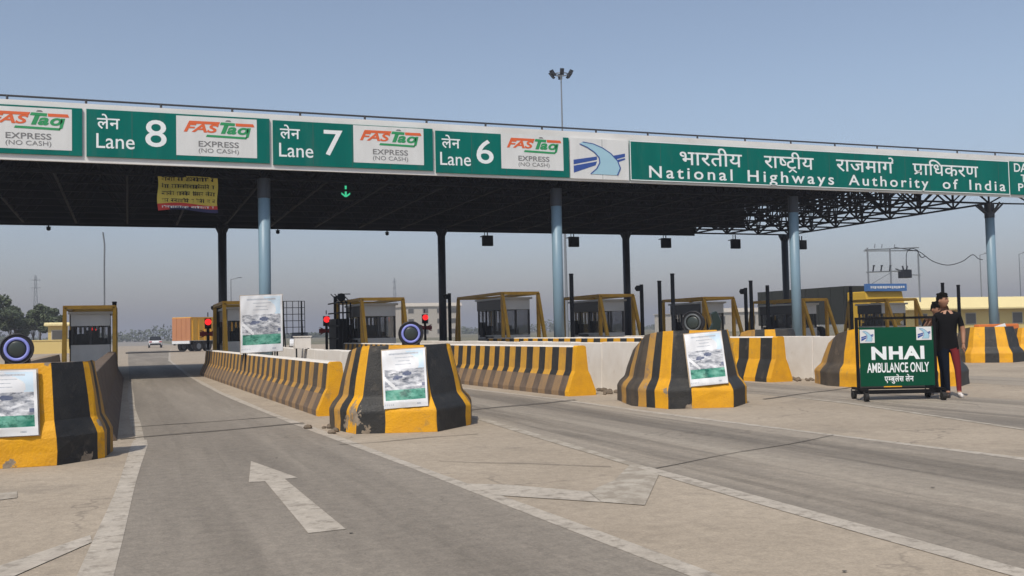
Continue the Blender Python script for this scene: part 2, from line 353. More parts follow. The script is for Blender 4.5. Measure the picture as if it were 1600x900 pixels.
M['marking_faint'] = mat('faded_road_paint', (0.44, 0.395, 0.325), 0.9, c2=(0.34, 0.295, 0.235), scale=2.5, amt=1.0, c3=(0.285, 0.245, 0.192), s3=5, t3=(0.44, 0.58), grain=0.15)
M['groove'] = mat('dirty_joint', (0.085, 0.072, 0.058), 0.95, c2=(0.15, 0.13, 0.105), scale=4, amt=0.9)

gm = MB(); gm.add([(-3500, -800, 0), (3500, -800, 0), (3500, 5000, 0), (-3500, 5000, 0)], [(0, 1, 2, 3)])
structure(gm.build('ground', M['earth'], recalc=False))
sheet('plaza_apron', [(-40, -30), (70, -30), (70, 120), (14, 135), (9, 190), (-4, 190), (-9, 135), (-40, 120)], 0.003, M['apron'])
sheet('highway', [(-3.6, 186), (8.2, 186), (9.5, 2500), (-2.5, 2500)], 0.0045, M['road'])
# lane edge polylines: (x, y) from near to far
EA = [(3.35, -12), (2.83, 3.5), (2.62, 8.2), (2.42, 12.5), (2.22, 16.4), (1.98, 24), (1.92, 34), (2.2, 60), (3.4, 92), (5.0, 130)]
EB = [(-0.75, -12), (-0.24, 4.5), (-0.06, 8.5), (0.14, 13.4), (0.08, 18), (0.05, 24), (0.0, 60)]
EC = [(3.95, -12), (4.22, 3.5), (4.42, 8), (4.86, 14.2), (4.95, 20), (4.95, 60)]
ED = [(8.05, -12), (7.76, 6.5), (7.45, 12.7), (7.42, 17.3), (7.08, 22), (7.0, 60)]
EE = [(8.0, -4), (9.45, 7.5), (10.0, 9.5), (10.94, 13.5), (11.0, 18), (11.0, 60)]
EF = [(14.3, -12), (13.6, 6), (13.2, 14), (13.0, 22), (12.6, 60)]
EG = [(15.5, 4), (16.2, 14), (16.4, 60)]
EH = [(20, 4), (18.4, 14), (17.8, 60)]
EZ = [(-5.2, -12), (-4.9, 60)]
EY = [(-2.9, -12), (-2.6, 14), (-2.5, 60)]
def at_y(E, y):
    for (x0, y0), (x1, y1) in zip(E, E[1:]):
        if y0 <= y <= y1: return x0+(x1-x0)*(y-y0)/(y1-y0)
    return E[0][0] if y < E[0][1] else E[-1][0]
def strip(name, L_, R_, y0, y1, z, m):
    ys = sorted({y0, y1} | {p[1] for p in L_+R_ if y0 < p[1] < y1})
    mb = MB()
    for a, b in zip(ys, ys[1:]):
        mb.quad((at_y(L_, a), a, z), (at_y(R_, a), a, z), (at_y(R_, b), b, z), (at_y(L_, b), b, z))
    return structure(mb.build(name, m, recalc=False))
strip('lane_pavement', EB, EA, -12, 110, 0.005, M['lane'])
strip('lane_pavement', EC, ED, -12, 60, 0.005, M['lane_stained'])
strip('lane_pavement', EE, EF, -3, 60, 0.005, M['lane_stained'])
strip('lane_pavement', EG, EH, 5, 60, 0.005, M['lane_stained'])
strip('lane_pavement', EZ, EY, -12, 60, 0.005, M['lane'])
def tracks_material(k):
    m = mat('tyre_rubber_marks', (0.085, 0.074, 0.062), 0.9, c2=(0.11, 0.095, 0.08), scale=3)
    t = m.node_tree; N = t.nodes; L = t.links
    g = N.new('ShaderNodeNewGeometry'); mp = N.new('ShaderNodeMapping'); mp.inputs['Scale'].default_value = (1.6, 0.10, 1); L.new(g.outputs['Position'], mp.inputs[0])
    n1 = N.new('ShaderNodeTexNoise'); n1.inputs['Scale'].default_value = 2.2; n1.inputs['Detail'].default_value = 8; n1.inputs['Roughness'].default_value = 0.7; L.new(mp.outputs[0], n1.inputs['Vector'])
    r1 = N.new('ShaderNodeMapRange'); r1.inputs['From Min'].default_value = 0.42; r1.inputs['From Max'].default_value = 0.75; r1.inputs['To Max'].default_value = k; L.new(n1.outputs[0], r1.inputs[0])
    L.new(r1.outputs[0], N['Principled BSDF'].inputs['Alpha'])
    return m
M['tracks'] = tracks_material(0.36); M['tracks_light'] = tracks_material(0.15)
for E_, E2, a0, b0 in ((EB, EA, .18, .36), (EB, EA, .64, .84), (EC, ED, .10, .34), (EC, ED, .58, .86), (EE, EF, .10, .36), (EE, EF, .56, .84)):
    mb = MB(); ys = [-3+1.0*i for i in range(50)]
    for p, q in zip(ys, ys[1:]):
        X_ = lambda f, y: at_y(E_, y)+(at_y(E2, y)-at_y(E_, y))*f
        mb.quad((X_(a0, p), p, .0062), (X_(b0, p), p, .0062), (X_(b0, q), q, .0062), (X_(a0, q), q, .0062))
    structure(mb.build('tyre_tracks', M['tracks_light' if E_ is EB else 'tracks'], recalc=False))
def line(E, y0, y1, w, name='lane_line', m=None, z=0.007):
    ys = [y0]
    while ys[-1] < y1: ys.append(min(y1, ys[-1]+1.0))
    mb = MB()
    for a, b in zip(ys, ys[1:]):
        ja, jb = 0.012*math.sin(a*7.1), 0.012*math.sin(b*7.1)
        mb.quad((at_y(E, a)-w/2+ja, a, z), (at_y(E, a)+w/2-ja, a, z), (at_y(E, b)+w/2-jb, b, z), (at_y(E, b)-w/2+jb, b, z))
    return structure(mb.build(name, m or M['marking'], recalc=False))
line(EA, -10, 125, 0.13); line(EB, -10, 13.6, 0.17); line(EB, 13.6, 32, 0.12, m=M['marking_faint'])
line(EC, -10, 8.2, 0.16); line(EC, 8.2, 15, 0.13, m=M['marking_faint'])
line(ED, -10, 24, 0.13); line(EE, -3, 14.5, 0.12, m=M['marking_faint']); line(EF, -10, 12, 0.1, m=M['marking_faint'])
line(EG, 6, 14, 0.1, m=M['marking_faint'])
def paint(name, pts, m=None, z=0.0085):
    mb = MB(); mb.add([(x, y, z) for x, y in pts], [tuple(range(len(pts)))])
    return structure(mb.build(name, m or M['marking'], recalc=False))
# straight arrow in the near lane
paint('arrow_marking', [(1.09, 6.58), (1.34, 6.60), (1.31, 9.14), (1.43, 9.16), (1.18, 10.62), (0.99, 9.10), (1.13, 9.08)])
# chevrons in the gores
paint('chevron_marking', [(2.66, 8.08), (2.69, 7.39), (3.28, 6.72), (3.40, 7.2), (2.95, 7.86)])
paint('chevron_marking', [(3.285, 6.72), (3.50, 6.45), (4.35, 7.74), (4.40, 8.38), (3.84, 7.61), (3.405, 7.2)], M['marking_faint'])
paint('chevron_marking', [(-0.24, 7.2), (-0.22, 6.95), (-0.85, 5.6), (-1.25, 5.6)])
paint('chevron_marking', [(-0.9, 9.6), (-0.86, 9.2), (-1.7, 8.8), (-1.9, 9.1)], M['marking_faint'])
# joints across the lanes
def joint(x0, y0, x1, y1, w):
    n = 14; mb = MB()
    for i in range(n):
        a, b = i/n, (i+1)/n
        pa, pb = (x0+(x1-x0)*a, y0+(y1-y0)*a+0.03*math.sin(9*a+x0)), (x0+(x1-x0)*b, y0+(y1-y0)*b+0.03*math.sin(9*b+x0))
        wa, wb = w*(0.6+0.4*abs(math.sin(5*a+x0))), w*(0.6+0.4*abs(math.sin(5*b+x0)))
        mb.quad((pa[0], pa[1]-wa, 0.0100), (pb[0], pb[1]-wb, 0.0100), (pb[0], pb[1]+wb, 0.0100), (pa[0], pa[1]+wa, 0.0100))
    structure(mb.build('pavement_joint', M['groove'], recalc=False))
joint(-0.1, 13.85, 2.4, 14.75, 0.07); joint(4.5, 15.2, 7.6, 16.5, 0.10); joint(2.9, 9.6, 4.2, 8.4, 0.012)
joint(4.5, 8.1, 7.6, 9.4, 0.012); joint(10.3, 14.6, 13.6, 16.2, 0.05); joint(0.05, 15.6, 2.2, 16.1, 0.03)
joint(2.3, 11.6, 4.1, 11.9, 0.015); joint(0.0, 5.0, -3, 6.2, 0.012)
# small dark spots and crumbs on the ground
mb = MB()
for k in range(90):
    y = 3.2+random.random()**1.6*13; x = random.uniform(-2.0, 11.0); r = random.choice((0.005, 0.007, 0.009, 0.016))
    n = 7; a0 = random.random()*6
    mb.add([(x+r*random.uniform(0.6, 1.3)*math.cos(a0+6.283*i/n), y+r*random.uniform(0.6, 1.3)*math.sin(a0+6.283*i/n), 0.0115) for i in range(n)], [tuple(range(n))])
stuff(mb.build('ground_specks', M['groove'], recalc=False))

# ================================================================== CRASH BLOCKS (island noses)
def offset_poly(P, d):
    n = len(P); out = []
    for i in range(n):
        a, b, c = Vector(P[i-1]), Vector(P[i]), Vector(P[(i+1) % n])
        e1 = (b-a).normalized(); e2 = (c-b).normalized()
        n1 = Vector((-e1.y, e1.x)); n2 = Vector((-e2.y, e2.x))   # inward for a counter clockwise polygon
        k = n1+n2; k = k*(d/max(0.35, k.dot(n1)))
        out.append(b+k)
    return out
def crash_block(loc, th, H, label, wf=1.05, depth=2.0, seed=0, pat=None, chr_=(0.45, 0.85), xb=0.48, ins=1.0):
    rnd = random.Random(seed)
    P = [(0, 0), chr_, (xb, depth), (-wf-0.48, depth), (-wf-0.45, 0.85), (-wf, 0)]
    # stripes per edge: fractions and colour (0 yellow, 1 black)
    pat = pat or {0: [(0, .84, 1), (.84, 1, 0)], 1: [(0, .32, 0), (.32, .66, 1), (.66, 1, 0)], 2: [(0, 1, 0)],
                  3: [(0, .34, 1), (.34, .67, 0), (.67, 1, 1)], 4: [(0, .20, 1), (.20, .42, 0), (.42, .66, 1), (.66, 1, 0)], 5: [(0, .36, 1), (.36, 1, 0)]}
    prof = [(0.0, 0.0), (0.14, 0.004), (0.28, 0.0), (0.36, 0.045), (0.46, 0.125), (0.70, 0.17), (0.94*H, 0.255), (H, 0.275)]
    mb = MB(); n = len(P)
    def zf(p, z):
        ys_ = 0.35 if p.x < -wf*0.6 else min(0.95, depth-0.2)
        t = min(1, max(0, (p.y-ys_)/(depth-ys_))); t = t*t*(3-2*t)
        return z*(1-0.27*t*max(0, (z-0.3)/(H-0.3)))
    rings = [offset_poly(P, d*ins) for z, d in prof]
    jit = {}
    for e in range(n):
        for (f0, f1, c) in pat[e]:
            cols = [f0, (f0+f1)/2, f1]
            for g0, g1 in zip(cols, cols[1:]):
                for k in range(len(prof)-1):
                    q = []
                    for kk, g in ((k, g0), (k, g1), (k+1, g1), (k+1, g0)):
                        a, b = rings[kk][e], rings[kk][(e+1) % n]; p = a+(b-a)*g
                        key = (kk, round(e+g, 4) % n)
                        if key not in jit: jit[key] = (rnd.uniform(-.006, .006), rnd.uniform(-.006, .006), rnd.uniform(-.004, .004) if kk else 0)
                        j = jit[key]; q.append((p.x+j[0], p.y+j[1], zf(p, prof[kk][0])+j[2]))
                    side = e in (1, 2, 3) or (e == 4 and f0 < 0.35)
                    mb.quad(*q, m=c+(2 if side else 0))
    top = rings[-1]
    mb.add([(p.x, p.y, zf(p, H)-0.002) for p in top], [tuple(range(n))], 4)
    mb.add([(p[0], p[1], 0.0) for p in P], [tuple(range(n))[::-1]], 4)
    bmv = mb
    o = bmv.build('crash_block', [M['yellow'], M['black'], M['yellow_dusty'], M['black_dusty'], M['rawcon']])
    b = bmesh.new(); b.from_mesh(o.data); bmesh.ops.remove_doubles(b, verts=b.verts, dist=0.0005); bmesh.ops.recalc_face_normals(b, faces=b.faces); b.to_mesh(o.data); b.free()
    bv = o.modifiers.new('bevel', 'BEVEL'); bv.width = 0.022; bv.segments = 2; bv.limit_method = 'ANGLE'; bv.angle_limit = R(20)
    o.location = (*loc, 0.005); o.rotation_euler = (0, 0, -th)
    return tag(o, label, 'crash barrier', 'striped crash blocks at the noses of the toll islands')
def loc2w(loc, th, p):
    c, s = math.cos(th), math.sin(th)
    return (loc[0]+p[0]*c+p[1]*s, loc[1]-p[0]*s+p[1]*c, p[2])
N1 = ((-0.69, 11.36), R(3)); N2 = ((3.74, 12.44), R(18)); N3 = ((8.93, 13.43), R(19)); N4 = ((15.3, 15.1), R(27))
crash_block(*N1, 1.06, 'black and yellow striped crash block at the left edge with a poster across its front', seed=1, chr_=(0.42, 0.48), xb=0.46, depth=1.15, ins=0.62)
crash_block(*N2, 1.13, 'chipped striped crash block with a poster between the two nearest lanes', seed=2)
crash_block(*N3, 1.23, 'striped crash block with a poster just left of the green ambulance board', seed=3, depth=2.3)
crash_block(*N4, 1.17, 'wide black and yellow crash block right behind the green ambulance board', wf=1.95, seed=4,
            pat={0: [(0, 1, 1)], 1: [(0, .4, 0), (.4, 1, 1)], 2: [(0, 1, 0)], 3: [(0, .5, 0), (.5, 1, 1)], 4: [(0, .4, 1), (.4, 1, 0)],
                 5: [(0, .24, 1), (.24, .42, 0), (.42, .78, 1), (.78, 1, 0)]})
PAT5 = {0: [(0, 1, 1)], 1: [(0, .4, 0), (.4, 1, 1)], 2: [(0, 1, 0)], 3: [(0, .5, 0), (.5, 1, 1)], 4: [(0, .7, 1), (.7, 1, 0)], 5: [(0, .34, 0), (.34, .68, 1), (.68, 1, 0)]}
crash_block((19.75, 26.2), R(25), 1.14, 'far black and yellow crash block seen over the short striped barrier', wf=1.35, seed=5,
            pat={**PAT5, 5: [(0, .3, 1), (.3, .62, 0), (.62, 1, 1)], 4: [(0, 1, 0)]})
crash_block((24.75, 22.4), R(40), 1.08, 'black and yellow crash block with a blue column behind it, near the right edge', wf=1.15, seed=6, pat=PAT5)
crash_block((28.4, 23.9), R(40), 1.0, 'black and yellow crash block cut off by the right edge of the photo', wf=1.15, seed=8, pat=PAT5)

def chipped(block, pts):
    """bare concrete where the named corners are knocked off: the block gets its own worn paints"""
    for i, m0 in enumerate(list(block.data.materials)):
        if i > 3: continue
        m = m0.copy(); t = m.node_tree; N = t.nodes; L = t.links; bs = N['Principled BSDF']
        old = bs.inputs['Base Color'].links[0].from_socket
        g = N.new('ShaderNodeTexCoord'); nz = N.new('ShaderNodeTexNoise'); nz.inputs['Scale'].default_value = 11; nz.inputs['Detail'].default_value = 8; nz.inputs['Roughness'].default_value = 0.65
        L.new(g.outputs['Object'], nz.inputs['Vector'])
        prev = None
        for (x, y, z, r) in pts:
            d = N.new('ShaderNodeVectorMath'); d.operation = 'DISTANCE'; L.new(g.outputs['Object'], d.inputs[0]); d.inputs[1].default_value = (x, y, z)
            k = N.new('ShaderNodeMath'); k.operation = 'DIVIDE'; L.new(d.outputs['Value'], k.inputs[0]); k.inputs[1].default_value = r
            if prev is None: prev = k
            else:
                q = N.new('ShaderNodeMath'); q.operation = 'MINIMUM'; L.new(prev.outputs[0], q.inputs[0]); L.new(k.outputs[0], q.inputs[1]); prev = q
        ad = N.new('ShaderNodeMath'); ad.operation = 'MULTIPLY_ADD'; L.new(nz.outputs[0], ad.inputs[0]); ad.inputs[1].default_value = 3.6; L.new(prev.outputs[0], ad.inputs[2])
        rg = N.new('ShaderNodeMapRange'); rg.inputs['From Min'].default_value = 2.62; rg.inputs['From Max'].default_value = 2.45; L.new(ad.outputs[0], rg.inputs[0])
        nc = N.new('ShaderNodeTexNoise'); nc.inputs['Scale'].default_value = 14; nc.inputs['Detail'].default_value = 8; L.new(g.outputs['Object'], nc.inputs['Vector'])
        rc = N.new('ShaderNodeMix'); rc.data_type = 'RGBA'; rc.inputs[6].default_value = (0.11, 0.085, 0.06, 1); rc.inputs[7].default_value = (0.42, 0.34, 0.25, 1); L.new(nc.outputs[0], rc.inputs[0])
        mx = N.new('ShaderNodeMix'); mx.data_type = 'RGBA'; L.new(rg.outputs[0], mx.inputs[0]); L.new(old, mx.inputs[6]); L.new(rc.outputs[2], mx.inputs[7])
        L.new(mx.outputs[2], bs.inputs['Base Color'])
        block.data.materials[i] = m
blocks = [o for o in COL.objects if o.name.startswith('crash_block')]
chipped(blocks[1], [(-1.16, .15, .40, .13), (-1.10, .05, .22, .16), (-1.22, .25, .12, .13), (-1.08, .10, .68, .08), (-1.02, .13, .95, .05), (-.9, 0, .03, .08)])
chipped(blocks[2], [(-1.22, .25, .44, .13), (-1.34, .5, .42, .11), (-1.10, .05, .28, .08), (-1.10, .18, .75, .05), (-.7, 0, .02, .08)])
chipped(blocks[0], [(-.45, 0, .02, .07), (.25, .3, .02, .10), (.40, .50, .40, .07), (-.1, .2, 1.06, .06)])
# posters -------------------------------------------------------------
def poster(mbfun, name, label, W, H, seed, backing=True):
    """mbfun maps (u in 0..W, v in 0..H, out) to world"""
    nx, ny = 44, 68; rnd = random.Random(seed); mb = MB()
    rowtext = {2: (0.15, 0.85), 4: (0.30, 0.72), 6: (0.36, 0.64), 8: (0.30, 0.66)}
    grid = []
    for j in range(ny+1):
        for i in range(nx+1):
            u, v = i/nx, 1-j/ny
            out = 0.006*math.sin(u*9+v*4+seed)+0.006*math.sin(v*14-u*5+seed)+0.004*math.sin(u*23+v*17*math.sin(seed)+seed)
            grid.append(mbfun(u*W, v*H, 0.026+out))
    fs = []; ms = []
    for j in range(ny):
        for i in range(nx):
            u, v = (i+.5)/nx, (j+.5)/ny     # v down
            edge = u < 0.05 or u > 0.95 or v < 0.03
            if edge: k = 0
            elif v < 0.34:
                k = 1 if u > 0.45+0.4*math.sin(v*6) else 0
                jj = j//2
                if jj in rowtext and rowtext[jj][0] < u < rowtext[jj][1] and (j % 2 or jj == 2): k = 2
            elif v < 0.685:
                k = 3
                if (u-0.33+.03*math.sin(v*90))**2/0.012+(v-0.48)**2/0.0012 < 1 or (u-0.56)**2/0.012+(v-0.42)**2/0.0014 < 1 or (u > 0.88 and 0.59 < v < 0.64): k = 4
                if abs((v-0.50)-(u-0.06)*0.72) < 0.035 and u < 0.32: k = 0
            elif v < 0.875: k = 5
            else: k = 0
            if 0.92 < v < 0.95 and (u < 0.22 and i % 2 or 0.75 < u < 0.85): k = 2
            a = j*(nx+1)+i; fs.append((a, a+1, a+nx+2, a+nx+1)); ms.append(k)
    mb.add(grid, fs, ms)
    t = thing(name, label, 'poster', mbfun(W/2, 0, 0), 0, 'printed posters of a highway with a green band')
    inv = Vector(t.location)
    mb.xform(lambda v: v-inv)
    mb.build('printed_sheet', [M['poster_white'], M['poster_blue'], M['poster_text'], M['poster_photo'], M['poster_dark'], M['poster_green']], t, smooth=True)
    bk = MB(); pts = [mbfun(-0.012, -0.014, 0.002), mbfun(W+0.012, -0.010, 0.002), mbfun(W+0.014, H+0.010, 0.002), mbfun(-0.010, H+0.014, 0.002)]
    ex = Vector(mbfun(0, 0, 0))-Vector(mbfun(0, 0, 0.012))
    bk.prism([Vector(p)-inv for p in pts], ex, 0)
    bk.build('backing_board', M['wood'], t)
    return t
def nose_poster(nose, x0, x1, z0, z1, tilt, label, seed):
    loc, th = nose
    W = x1-x0; H = z1-z0
    def f(u, v, out):
        z = z0+v; zz = z+tilt*(u-W/2)
        ins = (0.07+(0.275-0.07)*max(0, (zz-0.40))/(0.72))*(0.62 if nose is N1 else 1)
        xx = x0+u-0.10*(v/H-0.5)*0.35
        return loc2w(loc, th, (xx, ins-0.045-out, zz))
    return poster(f, 'poster', label, W, H, seed)
nose_poster(N1, -0.86, -0.19, 0.33, 1.0, 0.0, 'poster with a green band on the crash block at the left edge', 1)
nose_poster(N2, -0.70, -0.13, 0.33, 1.08, 0.05, 'poster pasted on the chipped crash block between the two nearest lanes', 2)
nose_poster(N3, -0.70, -0.10, 0.37, 1.19, 0.07, 'poster on the crash block just left of the green ambulance board', 3)
def standf(u, v, out): return (2.60+u, 25.4+u*(-0.05)-out, 0.88+v+0.03*u)
pt = poster(standf, 'poster', 'tall poster standing above the long brown striped barrier', 1.02, 1.42, 4)
mb = MB(); inv = Vector(pt.location)
for x in (2.72, 3.5):
    mb.tube(Vector((x, 25.46, 0.0))-inv, Vector((x, 25.46, 2.2))-inv, 0.022)
    mb.tube(Vector((x, 25.48, 1.9))-inv, Vector((x, 26.2, 0.0))-inv, 0.018)
mb.build('stand', M['post'], pt)

# ================================================================== BARRIERS
def barrier(p0, p1, H, sw, label, mats, first=0, w0=0.30, w1=0.10, end_yellow=True, group='striped concrete barriers along the toll islands'):
    p0, p1 = Vector((*p0, 0)), Vector((*p1, 0)); d = (p1-p0); L_ = d.length; d.normalize(); nrm_ = Vector((d.y, -d.x, 0))
    prof = [(-w0, 0), (-w0, 0.09), (-w1-0.09, 0.40*H), (-w1-0.04, 0.5*H), (-w1, H-0.03), (-w1+0.03, H), (w1-0.03, H), (w1, H-0.03), (w1+0.04, 0.5*H), (w1+0.09, 0.40*H), (w0, 0.09), (w0, 0)]
    mb = MB(); n = len(prof); s = 0.0; k = first; rnd = random.Random(int(H*1000+p0.x*10))
    cuts = [0.0]; cols = []
    while s < L_-1e-4:
        w = (0.16 if (not cols and end_yellow) else sw*rnd.uniform(0.93, 1.07)); s = min(L_, s+w); cuts.append(s); cols.append(k); k = 1-k
    ring = lambda t: [p0+d*t+nrm_*a+Vector((0, 0, z)) for a, z in prof]
    for i, c in enumerate(cols):
        A, B = ring(cuts[i]), ring(cuts[i+1])
        for j in range(n-1):
            low = j in (0, 1, 9, 10)
            m = (2+c) if low else c
            if i == 0 and end_yellow: m = 4
            if 4 <= j <= 6 and not (i == 0): m = 5
            mb.quad(A[j], A[j+1], B[j+1], B[j], m)
    mb.add(ring(0), [tuple(range(n))], 4 if end_yellow else 0); mb.add(ring(L_), [tuple(range(n))[::-1]], 0)
    o = mb.build('concrete_barrier', mats)
    b = bmesh.new(); b.from_mesh(o.data); bmesh.ops.remove_doubles(b, verts=b.verts, dist=0.0005); bmesh.ops.recalc_face_normals(b, faces=b.faces); b.to_mesh(o.data); b.free()
    return tag(o, label, 'barrier', group)
MU = [M['yellow_dusty'], M['black_dusty'], M['yellow_mud'], M['black_mud'], M['yellow'], M['white_wall']]
M['yellow_worn'] = mat('weathered_yellow_paint', (0.62, 0.32, 0.025), 0.7, c2=(0.42, 0.22, 0.04), scale=4, amt=1.0, bump=0.3, c3=(0.26, 0.17, 0.08), s3=5, t3=(0.58, 0.72))
MV = [M['yellow_worn'], M['black'], M['yellow_mud'], M['black_mud'], M['yellow'], M['white_wall']]
MC = [M['yellow'], M['black'], M['yellow'], M['black'], M['yellow'], M['white_wall']]
barrier((3.10, 15.85), (2.58, 35.5), 0.86, 0.36, 'long mud stained brown and black striped barrier beside the nearest lane', MU)
barrier((8.20, 17.5), (7.42, 36), 0.975, 0.30, 'dusty yellow and black striped barrier in the middle ending in a bright yellow face', MV)
barrier((13.75, 18.75), (13.0, 36), 1.03, 0.40, 'clean black and yellow striped barrier right of the third crash block', MC)
barrier((17.6, 28.5), (17.6, 38), 1.0, 0.5, 'far striped barrier mostly hidden behind the short clean striped one', MC)
def white_wall(x, y0, y1, H, label):
    mb = MB(); n = 12
    for i in range(n):
        a = y0+(y1-y0)*i/n; b = y0+(y1-y0)*(i+1)/n-0.02
        h = H+0.01*math.sin(i*2.1)
        pr = [(x-0.16, a, 0), (x+0.16, a, 0), (x+0.12, a, h), (x-0.12, a, h)]
        mb.prism(pr, (0, b-a, 0))
    return tag(mb.build('low_wall', M['white_wall'], bevel=0.012), label, 'wall', 'whitewashed low walls on the toll islands')
white_wall(4.35, 14.6, 34, 0.94, 'whitewashed low wall behind the mud stained striped barrier')
white_wall(9.55, 15.9, 35, 1.0, 'whitewashed low wall right of the bright yellow barrier end')
white_wall(14.98, 17.6, 35, 1.0, 'whitewashed low wall left of the crash block behind the green board')
# worn wall on the left island, seen end on
mb = MB()
for i in range(11):
    a = 13.7+i*2.0
    mb.prism([(-0.72, a, 0), (-0.13, a, 0), (-0.30, a, 0.30), (-0.38, a, 0.88), (-0.60, a, 0.88), (-0.66, a, 0.3)], (0, 1.97, 0), 0)
tag(mb.build('concrete_barrier', [M['black_mud']], bevel=0.015), 'grimy unpainted barrier behind the crash block at the left edge', 'barrier')
mb = MB()
for i in range(8):
    a = 13.8+i*2.5
    mb.prism([(-2.35, a, 0), (-1.85, a, 0), (-1.98, a, 0.86), (-2.22, a, 0.86)], (0, 2.47, 0), 0)
tag(mb.build('concrete_barrier', [M['rawcon']], bevel=0.015), 'raw concrete barrier on the far side of the leftmost island', 'barrier')
# rubble at the wall feet
mb = MB(); rnd = random.Random(5)
for (cx, cy, n, sx, sy) in ((9.1, 18.6, 40, .25, 1.3), (14.5, 19.3, 45, .3, 1.3), (4.1, 15.3, 14, .2, .8), (15.2, 17.6, 16, .4, .6), (2.75, 13.6, 16, .2, .5)):
    for k in range(n):
        x, y, r = cx+rnd.gauss(0, sx), cy+rnd.gauss(0, sy*.6), rnd.uniform(.02, .075)
        if abs(x-9.55) < .2 or abs(x-14.98) < .2: continue
        mb.sphere((x, y, r*.45), r, r*rnd.uniform(.6, 1.2), r*rnd.uniform(.5, .9), 6, 4)
stuff(mb.build('rubble', M['stone']))

# ================================================================== CANOPY
can = thing('toll_canopy', 'long dark toll plaza canopy with white fascia on pale blue columns', 'canopy', (8, 38, 0))
CO = Vector((8, 38, 0))
def cpart(mb, name, m, **k): mb.xform(lambda v: v-CO); return mb.build(name, m, can, **k)
X0, X1, YFr, YBk = -22.0, 34.3, 30.7, 46.0
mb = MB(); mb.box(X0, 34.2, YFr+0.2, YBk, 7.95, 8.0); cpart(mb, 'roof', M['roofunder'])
mb = MB(); mb.box(X0, 34.2, YFr+0.15, YBk+0.05, 8.003, 8.04); cpart(mb, 'roof_cover', M['rooftop'])
mb = MB(); mb.box(X0, 46, YFr, YFr+0.1, 6.37, 8.07); cpart(mb, 'fascia', M['white'])
mb = MB(); mb.box(X0, 28.4, YBk-0.06, YBk+0.02, 6.15, 7.94); mb.box(28.4, 31.6, YBk-0.06, YBk+0.02, 6.62, 7.94); cpart(mb, 'rear_fascia', M['roofunder'])
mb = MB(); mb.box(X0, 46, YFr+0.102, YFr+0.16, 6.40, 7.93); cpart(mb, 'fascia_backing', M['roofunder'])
mb = MB()
mb.path([(X0, YFr+0.3, 8.25), (0, YFr+0.3, 8.24), (20, YFr+0.3, 8.24), (46, YFr+0.3, 8.28)], 0.03)
x = X0+0.4
while x < 46:
    mb.tube((x, YFr+0.3, 8.04), (x, YFr+0.3, 8.25), 0.035, n=6); x += 2.05
cpart(mb, 'parapet_rail', M['rail'])
# space frame
mb = MB(); mx, my = 2.0, 1.95; nxm, nym = 28, 7; bx0, by0 = -22.0, 31.65
bot = {}; top = {}
for i in range(nxm+1):
    for j in range(nym+1): bot[i, j] = (bx0+i*mx, by0+j*my, 6.22)
for i in range(-1, nxm+1):
    for j in range(0, nym+1): top[i, j] = (bx0+(i+.5)*mx, by0+(j+.5)*my, 7.72)
def mem(a, b, r): mb.tube(a, b, r, n=4, cap=False)
for (i, j), p in bot.items():
    if (i+1, j) in bot: mem(p, bot[i+1, j], 0.05)
    if (i, j+1) in bot: mem(p, bot[i, j+1], 0.05)
    for q in ((i-1, j-1), (i, j-1), (i-1, j), (i, j)):
        if q in top: mem(p, top[q], 0.04)
for (i, j), p in top.items():
    if (i+1, j) in top: mem(p, top[i+1, j], 0.05)
    if (i, j+1) in top: mem(p, top[i, j+1], 0.05)
for (i, j), p in bot.items():
    if i >= 22 and j < nym+1:
        q = (p[0], p[1], 7.7); mem(p, q, 0.03)
        if (i+1, j) in bot: mem((p[0], p[1], 6.95), (p[0]+mx, p[1], 6.95), 0.03); mem(p, (p[0]+mx, p[1], 7.7), 0.03)
# outrigger chords beyond the last column
for j in (0,):
    y = by0+j*my
    for i in range(4):
        a = 34+i*2.4; mem((a, y, 6.22+i*0.03), (a+2.4, y, 6.25+i*0.03), 0.04); mem((a, y, 6.22), (a+1.2, y, 6.75), 0.035); mem((a+1.2, y, 6.75), (a+2.4, y, 6.25), 0.035)
        mem((a, y, 6.78), (a+2.4, y, 6.78), 0.04)
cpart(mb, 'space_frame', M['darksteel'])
for x in (-16.0, -6.0, 4.0, 14.0, 24.0, 34.0):
    mb = MB(); y = 31.65
    mb.tube((x, y, 0), (x, y, 6.0), 0.185, n=20, cap=True)
    cpart(mb, 'front_column', M['column'], smooth=False)
    mb = MB()
    hd = .55
    for a in range(8 if x > 30 else 0):
        t = a*math.pi/4; mb.tube((x+.12*math.cos(t), y+.12*math.sin(t), 5.75), (x+hd*math.cos(t), y+hd*math.sin(t), 6.2), 0.04, n=5)
    mb.tube((x, y, 5.6), (x, y, 6.22), 0.20, n=16)
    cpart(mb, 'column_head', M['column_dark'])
for x in (-16.0, -6.1, 3.9, 14.0, 23.9, 33.7):
    mb = MB(); y = 45.3
    mb.tube((x, y, 0), (x, y, 6.2), 0.185, n=20)
    for a in range(8):
        t = a*math.pi/4; mb.tube((x+.12*math.cos(t), y+.12*math.sin(t), 5.8), (x+.3*math.cos(t), y+.3*math.sin(t), 6.2), 0.04, n=5)
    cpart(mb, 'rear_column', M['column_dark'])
for o in can.children:
    if o.name.startswith(('front_column', 'rear_column')):
        for p in o.data.polygons: p.use_smooth = len(p.vertices) == 4

